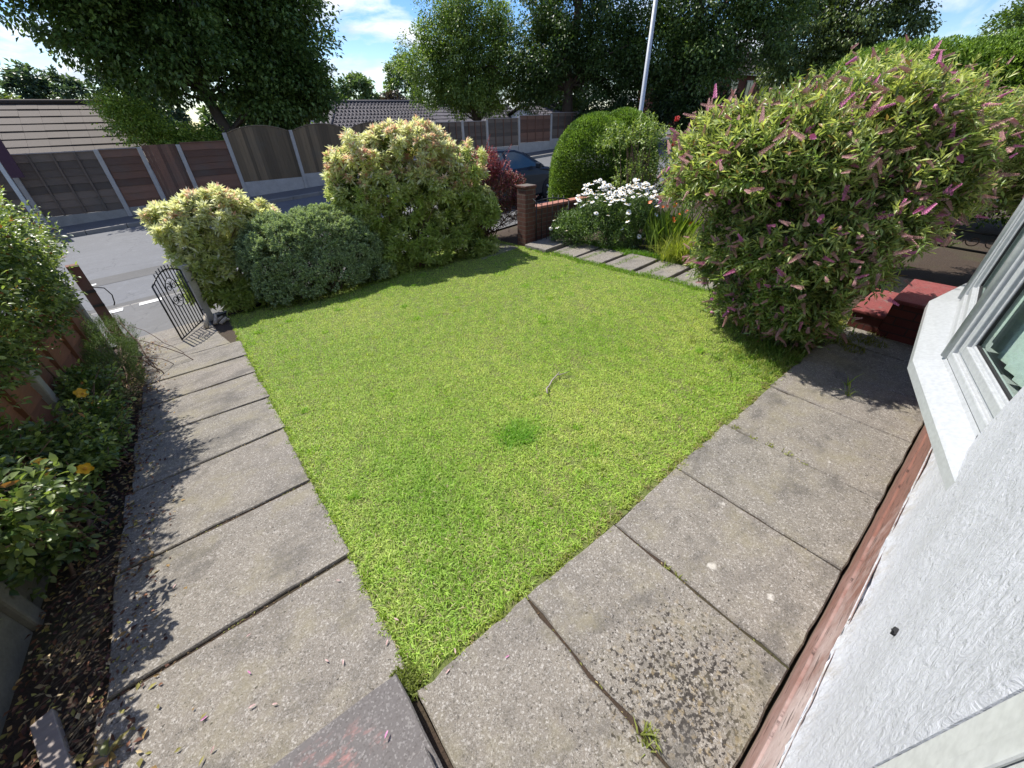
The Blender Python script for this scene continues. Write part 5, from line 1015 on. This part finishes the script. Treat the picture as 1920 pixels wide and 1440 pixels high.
# ---- distant trees: three shapes, copied out over the hillside
def far_shape(name, label, x, y, h, r, c1, c2, seed, cat='tree', group=None, zb=None, bl=None):
    z = zf(x, y); bl = bl or [(x, y, z + h * .62, r, r, h * .38), (x - r * .45, y, z + h * .45, r * .7, r * .7, h * .3), (x + r * .5, y, z + h * .48, r * .65, r * .7, h * .3), (x + r * .1, y, z + h * .80, r * .6, r * .6, h * .2)]
    return tree(name, label, x, y, [(x, y, z), (x, y, z + h * .35), (x, y, z + h * .6)], r * .07, bl, 170, 34, r * .17, c1, c2, seed, (r * .17, r * .17, r * .13), 10, .6, .2, .3, cat, group)
W1, W2 = (.055, .092, .060), (.105, .15, .085)  # hill leaf tints, paled and blued so the colour carries distance haze
hill = []
for k, (px, d, h) in enumerate(((-34, 92, 15), (-29, 96, 16.5), (-24, 92, 14), (-19.5, 98, 15.5), (-15, 95, 13), (-10, 99, 13.5), (-5, 95, 12.5), (0, 102, 13.5), (-37, 78, 12), (-14, 84, 10), (-21, 80, 10.5), (5, 100, 12), (-44, 94, 16))):
    if k < 3: hill.append(far_shape('hill_tree', 'one of the dark rounded trees massed on the far hillside at the left', px, d, h, 3.9, W1, W2, 200 + k, group='trees on the far hillside'))
    else:
        src = hill[k % 3]; o = src.copy(); COL.objects.link(o); o.location = (px, d, zf(px, d)); sc_ = h / (15, 16.5, 14)[k % 3]; o.scale = (sc_ * 1.15, sc_, sc_); o.rotation_euler = (0, 0, 1.3 * k)
        for ch in list(src.children):
            c = ch.copy(); COL.objects.link(c); c.parent = o; c.matrix_parent_inverse = ch.matrix_parent_inverse.copy()
far_shape('garden_tree', 'pale green rounded tree above the ridge of the brown tiled roof, nearest the left edge', -12.2, 57, 8.2, 2.7, (.10, .16, .05), (.21, .28, .09), 210)
far_shape('garden_tree', 'sloping yellow-green tree above the brown roof, left of the big dark tree', -7.6, 58, 7.6, 2.2, (.11, .15, .04), (.22, .27, .07), 211)
far_shape('garden_tree', 'grey-green rounded tree just right of the big dark tree, beyond the grey roof', 24.5, 78, 11, 3.4, (.05, .09, .035), (.12, .18, .06), 212)
far_shape('garden_tree', 'broad soft green tree between the dark tree and the copper beech, far off', 31.5, 80, 10.6, 3.6, (.07, .12, .05), (.16, .22, .085), 213)
far_shape('garden_tree', 'tall pale tree behind the copper beech, left of the airy middle tree', 33.0, 66, 11.4, 2.6, (.075, .13, .04), (.18, .25, .075), 214)
far_shape('copper_beech', 'dark purple-leaved tree just above the right end of the grey roof', 26.8, 57, 6.6, 2.4, (.022, .018, .018), (.06, .045, .040), 215)
for k, (x, y, h, r, lb) in enumerate(((.5, 44, 5.6, 2.3, 'round green tree low behind the leaning trunk of the big dark tree'), (-3.6, 47, 5.4, 2.2, 'bushy green tree just above the right end of the brown roof'), (6.5, 41, 5.2, 2.3, 'low dark tree between the leaning trunk and the grey roof'), (44, 70, 10, 3.4, 'green tree glimpsed low between the middle tree and the tall dark trees'), (30, 30, 6.2, 2.2, 'small green tree behind the lap fence, glimpsed under the dark boughs'), (11.2, 52, 6.4, 2.2, 'small dark tree behind the big tree, above the fence gap'))):
    far_shape('garden_tree', lb, x, y, h, r, (.045, .085, .03), (.12, .17, .05), 216 + k)
# ================================================================== HOUSES
def tiled_slope(mb, x0, x1, ye, ze, yr, zr_, k, rng, hip0=0.0, hip1=0.0, n=26, prof=0.0):
    """courses of tiles from eave (ye, ze) to ridge (yr, zr_), each lapping the one below"""
    L = math.hypot(yr - ye, zr_ - ze); dy, dz = (yr - ye) / L, (zr_ - ze) / L; ny, nz = -dz, dy
    if nz < 0: ny, nz = -ny, -nz
    for j in range(k):
        f0, f1 = j / k, min(1, (j + 1.12) / k); a0 = x0 + hip0 * f0; a1 = x1 - hip1 * f0; nn = max(2, int(n * (a1 - a0) / (x1 - x0)))
        for i in range(nn):
            u0 = a0 + (a1 - a0) * i / nn; u1 = a0 + (a1 - a0) * (i + 1) / nn - .004; t = .045 + rng.uniform(-.006, .006)
            V = [(u0, ye + (yr - ye) * f0, ze + (zr_ - ze) * f0), (u1, ye + (yr - ye) * f0, ze + (zr_ - ze) * f0), (u1, ye + (yr - ye) * f1, ze + (zr_ - ze) * f1), (u0, ye + (yr - ye) * f1, ze + (zr_ - ze) * f1)]
            if hip0 and i == 0: V[3] = (V[3][0] + hip0 * (f1 - f0), V[3][1], V[3][2])
            if hip1 and i == nn - 1: V[2] = (V[2][0] - hip1 * (f1 - f0), V[2][1], V[2][2])
            T = [(V[0][0], V[0][1] + ny * t, V[0][2] + nz * t), (V[1][0], V[1][1] + ny * t, V[1][2] + nz * t), (V[2][0], V[2][1] + ny * .012, V[2][2] + nz * .012), (V[3][0], V[3][1] + ny * .012, V[3][2] + nz * .012)]
            mid = None
            if prof: 
                mb.add(V + T, [(4, 5, 6, 7), (0, 1, 5, 4), (0, 4, 7, 3), (1, 2, 6, 5)]); um = u0 + (u1 - u0) * .25
                mb.tube([(um, T[0][1], T[0][2] - .0), (um, T[3][1], T[3][2])], [prof, prof * .8], 6, True)
            else: mb.add(V + T, [(4, 5, 6, 7), (0, 1, 5, 4), (0, 4, 7, 3), (1, 2, 6, 5)])
def bungalow(label, x0, x1, y0, y1, eave, ridge, tile, k, seed, hip0=0, hip1=0, prof=0, wall=M_wallwhite, n=26, front=True, name='bungalow'):
    rng = random.Random(seed); o = tag(empty(name, ((x0 + x1) / 2, (y0 + y1) / 2, zf((x0 + x1) / 2, y0))), label, 'house'); ym = (y0 + y1) / 2; zb = min(zf(x0, y1), zf(x1, y1)) - .4
    m = MB(); m.box(x0 + .35, x1 - .35, y0 + .35, y1 - .35, zb, eave + .02)
    if not hip0: m.prism([(x0 + .35, y0 + .4, eave), (x0 + .35, y1 - .4, eave), (x0 + .35, ym, ridge - .14)], (.2, 0, 0))
    if not hip1: m.prism([(x1 - .55, y0 + .4, eave), (x1 - .55, y1 - .4, eave), (x1 - .55, ym, ridge - .14)], (.2, 0, 0))
    m.build('wall', wall, o)
    m = MB(); tiled_slope(m, x0, x1, y0, eave, ym, ridge, k, rng, hip0, hip1, n, prof); tiled_slope(m, x0, x1, y1, eave, ym, ridge, k, rng, hip0, hip1, max(4, n // 4))
    for hp, xe, sgn in ((hip0, x0, 1), (hip1, x1, -1)):
        if hp: m.add([(xe, y0, eave + .03), (xe, y1, eave + .03), (xe + sgn * hp, ym, ridge + .03)], [(0, 1, 2)])
    rf = m.build('roof', tile, o)
    m = MB(); m.tube([(x0 + hip0, ym, ridge + .03), (x1 - hip1, ym, ridge + .03)], .10, 8)
    for hp, xe, sgn in ((hip0, x0, 1), (hip1, x1, -1)):
        if hp: m.tube([(xe, y0, eave + .05), (xe + sgn * hp, ym, ridge + .03)], .09, 7)
    m.build('ridge', tile, rf)
    m = MB(); m.box(x0 + .05, x1 - .05, y0 - .03, y0 + .02, eave - .16, eave - .01); m.build('fascia', M_white, o)
    m = MB(); m.tube([(x0 + .02, y0 - .08, eave - .04), (x1 - .02, y0 - .08, eave - .04)], .055, 7); m.build('gutter', M_white, o)
    if front:
        w = x1 - x0
        for q in (.25, .7):
            xx = x0 + w * q; m = MB(); m.box(xx - .75, xx + .75, y0 + .30, y0 + .345, eave - 1.5, eave - .35); f = m.build('window', M_white, o)
            for e in (-1, 1): m = MB(); m.box(xx + e * .37 - .32, xx + e * .37 + .32, y0 + .285, y0 + .298, eave - 1.42, eave - .43); m.build('pane', M_glass_dk, f)
    return o
bungalow('low bungalow with a broad brown tiled roof close behind the lap fence at the left', -16, .3, 20.6, 28.6, .72, 2.66, M_tile_br, 9, 1, n=30)
bungalow('white bungalow with a grey pantiled hipped roof, above the arched fence', 8.2, 15.8, 26.2, 32.4, 1.15, 2.86, M_tile_gr, 10, 2, 1.9, 0, .045, n=34)
bungalow('white bungalow half hidden behind the airy middle tree', 17.5, 27, 30, 37, 1.0, 2.75, M_tile_gr, 8, 3, n=20)
bungalow('pale garage with a shallow roof glimpsed below the dark boughs beyond the lap fence', 25.5, 31, 27.5, 33, 1.7, 2.7, M_tile_gr, 6, 4, n=14)
bungalow('distant bungalow with a small pale gable, above the brown roof on the left', -12.5, -7.0, 46, 52, .6, 3.0, M_tile_br, 8, 5, n=14)
bungalow('far low grey roofed bungalow on the skyline right of the big tree', 19, 37, 62, 69, 1.7, 4.0, M_tile_gr, 7, 6, n=16)
bungalow('second far bungalow, left of the pale round tree', -24, -15, 58, 65, .4, 3.0, M_tile_gr, 7, 7, n=12)
def brick_house():
    o = bungalow('red brick house with a grey hipped roof and white windows, under the dark trees', 30.0, 37.0, 15.0, 22.5, 3.9, 6.3, M_tile_br, 10, 8, 2.6, 2.6, 0, brick_mat('far_brick', (.30, .09, .06), (.24, .07, .05), (.2, .15, .12)), 18, False, 'brick_house')
    for x, z in ((31.0, 2.9), (33.2, 2.9), (35.6, 2.9)):
        m = MB(); m.box(x - .5, x + .5, 15.29, 15.345, z - .62, z + .62); f = m.build('window', M_white, o)
        for e in (-1, 1): m = MB(); m.box(x + e * .25 - .20, x + e * .25 + .20, 15.27, 15.288, z - .52, z + .52); m.build('pane', M_glass_dk, f)
    for y, z in ((17.2, 2.9), (19.5, 2.9)):
        m = MB(); m.box(30.29, 30.345, y - .45, y + .45, z - .62, z + .62); f = m.build('window', M_white, o)
        for e in (-1, 1): m = MB(); m.box(30.27, 30.288, y + e * .22 - .17, y + e * .22 + .17, z - .52, z + .52); m.build('pane', M_glass_dk, f)
brick_house()
# ================================================================== LAMP POST, CAR
def lamp_post():
    x, y = 12.15, 8.68; z = zf(x, y); o = tag(empty('street_lamp', (x, y, z)), 'plain grey street lamp column leaning slightly, standing behind the clipped round shrub', 'street lamp'); M = simple('galvanised_steel', (.50, .52, .54), .5, .3, var=.08, sc=4)
    m = MB(); m.tube([(x, y, z - .1), (x, y, z + 1.3)], .085, 12); m.build('base', M, o); m = MB(); m.tube([(x, y, z + 1.3), (x, y, z + 1.34), (x, y, z + 7.2)], [.085, .066, .05], 12); m.build('pole', M, o)
    m = MB(); m.tube([(x, y, z + 7.2), (x - .05, y + .2, z + 7.5), (x - .1, y + .9, z + 7.6)], .03, 8); m.build('arm', M, o); m = MB(); m.tube([(x - .1, y + .85, z + 7.6), (x - .13, y + 1.1, z + 7.62), (x - .17, y + 1.5, z + 7.6)], [.06, .12, .05], 10); m.build('lantern', M, o)
lamp_post()
def car():
    X, Y0 = 7.85, 9.45; W = .86; z = float(zr(X, 10.2)); sl_ = .045; o = tag(empty('parked_car', (X, Y0 + W, z)), 'dark navy hatchback car parked behind the brick gate post and maroon shrub', 'car')
    mp, nt, N, L, p = newmat('navy_car_paint'); p.inputs['Base Color'].default_value = (.008, .013, .022, 1); p.inputs['Roughness'].default_value = .35; p.inputs['Specular IOR Level'].default_value = .3; p.inputs['Coat Weight'].default_value = .15; p.inputs['Coat Roughness'].default_value = .04
    g, nt, N, L, p = newmat('car_glass'); p.inputs['Base Color'].default_value = (.05, .075, .075, 1); p.inputs['Roughness'].default_value = .04; p.inputs['Specular IOR Level'].default_value = 1.0
    # side outline: u from tail (-2.1) to nose (2.1)
    low = [(-2.08, .45), (-2.10, .75), (-2.02, .95), (-1.2, .97), (0, .95), (.85, .93), (1.25, .90), (1.85, .76), (2.08, .60), (2.10, .35), (1.95, .22), (-1.95, .22)]
    def P(u, d, h): return (X + u, Y0 + d, z + h + sl_ * u)
    m = MB(); n = len(low); secs = [(.0, 0.93), (.05, 1.0), (W, 1.02), (2 * W - .05, 1.0), (2 * W, .93)]; V = []
    for d, s_ in secs: V += [P(u * (1 if abs(u) < 1.6 else (.955 if d in (0, 2 * W) else 1)), d + (.04 if (h > .9 and d == 0) else (-.04 if (h > .9 and d == 2 * W) else 0)), .22 + (h - .22) * s_) for u, h in low]
    F = [tuple(range(n)), tuple(range(4 * n + n - 1, 4 * n - 1, -1))] + [(k * n + (i + 1) % n, k * n + i, (k + 1) * n + i, (k + 1) * n + (i + 1) % n) for k in range(4) for i in range(n)]
    m.add(V, F, False); body = m.build('body', mp, o, bevel=.05, seg=4)
    cab = [(-1.98, .93), (-1.72, 1.32), (-1.35, 1.435), (-.55, 1.47), (.15, 1.43), (.45, 1.33), (1.18, .91)]; V = []; n = len(cab)
    for d in (.07, 2 * W - .07): V += [P(u, d + (h - .93) * (.36 if d < W else -.36), h) for u, h in cab]
    m = MB(); m.add(V, [tuple(range(n - 1, -1, -1)), tuple(range(n, 2 * n))] + [(i, (i + 1) % n, n + (i + 1) % n, n + i) for i in range(n)]); m.build('cabin', mp, o, bevel=.035, seg=3)
    def sidewin(pts, nm):
        for d0, s_ in ((.07, 1), (2 * W - .07, -1)):
            m = MB(); e = -.006 * s_; m.add([P(u, d0 + s_ * (h - .93) * .36 + e, h) for u, h in pts], [tuple(range(len(pts))) if s_ < 0 else tuple(range(len(pts) - 1, -1, -1))]); m.build(nm, g, o)
    sidewin([(-1.82, 1.0), (-1.62, 1.26), (-1.28, 1.36), (-1.22, 1.0)], 'window'); sidewin([(-1.15, 1.0), (-1.20, 1.37), (-.34, 1.41), (-.26, .99)], 'window'); sidewin([(-.18, .99), (-.25, 1.405), (.10, 1.38), (.36, 1.30), (.92, .97)], 'window')
    m = MB(); m.add([P(.50, .30, 1.335), P(.50, 2 * W - .30, 1.335), P(1.17, 2 * W - .14, .945), P(1.17, .14, .945)], [(0, 3, 2, 1)]); m.build('windscreen', g, o)
    m = MB(); m.add([P(-1.76, .30, 1.30), P(-1.76, 2 * W - .30, 1.30), P(-2.01, 2 * W - .16, .96), P(-2.01, .16, .96)], [(0, 1, 2, 3)]); m.build('rear_window', g, o)
    for u in (-1.28, 1.30):
        for d, s_ in ((.0, -1), (2 * W, 1)):
            c = P(u, d, .31); m = MB(); m.tube([(c[0], c[1] - s_ * .20, c[2]), (c[0], c[1] + s_ * .012, c[2]), (c[0], c[1] + s_ * .02, c[2])], [.315, .315, .27], 24); wh = m.build('wheel', M_rubber, o)
            m = MB()
            for k in range(5): a = 2 * math.pi * k / 5; m.tube([(c[0], c[1] + s_ * .024, c[2]), (c[0] + math.cos(a) * .2, c[1] + s_ * .026, c[2] + math.sin(a) * .2)], [.05, .03], 5)
            m.tube([(c[0], c[1] + s_ * .015, c[2]), (c[0], c[1] + s_ * .028, c[2])], .06, 10); m.build('rim', simple('alloy', (.45, .46, .48), .35, .8, var=.1), wh)
    lit = simple('headlight_glass', (.6, .62, .65), .1, var=.05); red = simple('tail_lamp', (.30, .012, .012), .2, var=.1)
    for d in (.02, 2 * W - .34):
        m = MB(); m.obox(P(1.93, d + .16, .70), (.16, 0, -.03), (0, .15, 0), (.02, 0, .055)); m.build('headlight', lit, o, bevel=.02); m = MB(); m.obox(P(-2.04, d + .16, .82), (.05, 0, 0), (0, .12, 0), (0, 0, .10)); m.build('tail_light', red, o, bevel=.015)
    for d, s_ in ((-.11, 1), (2 * W + .11, -1)):
        m = MB(); m.obox(P(.72, d, 1.0), (.05, 0, 0), (0, .09, 0), (0, 0, .07)); m.build('mirror', mp, o, bevel=.025)
    for u in (-.95, .05):
        m = MB(); m.tube([P(u, -.025, .82), P(u + .18, -.025, .82)], .013, 6); m.build('door_handle', mp, o)
car()
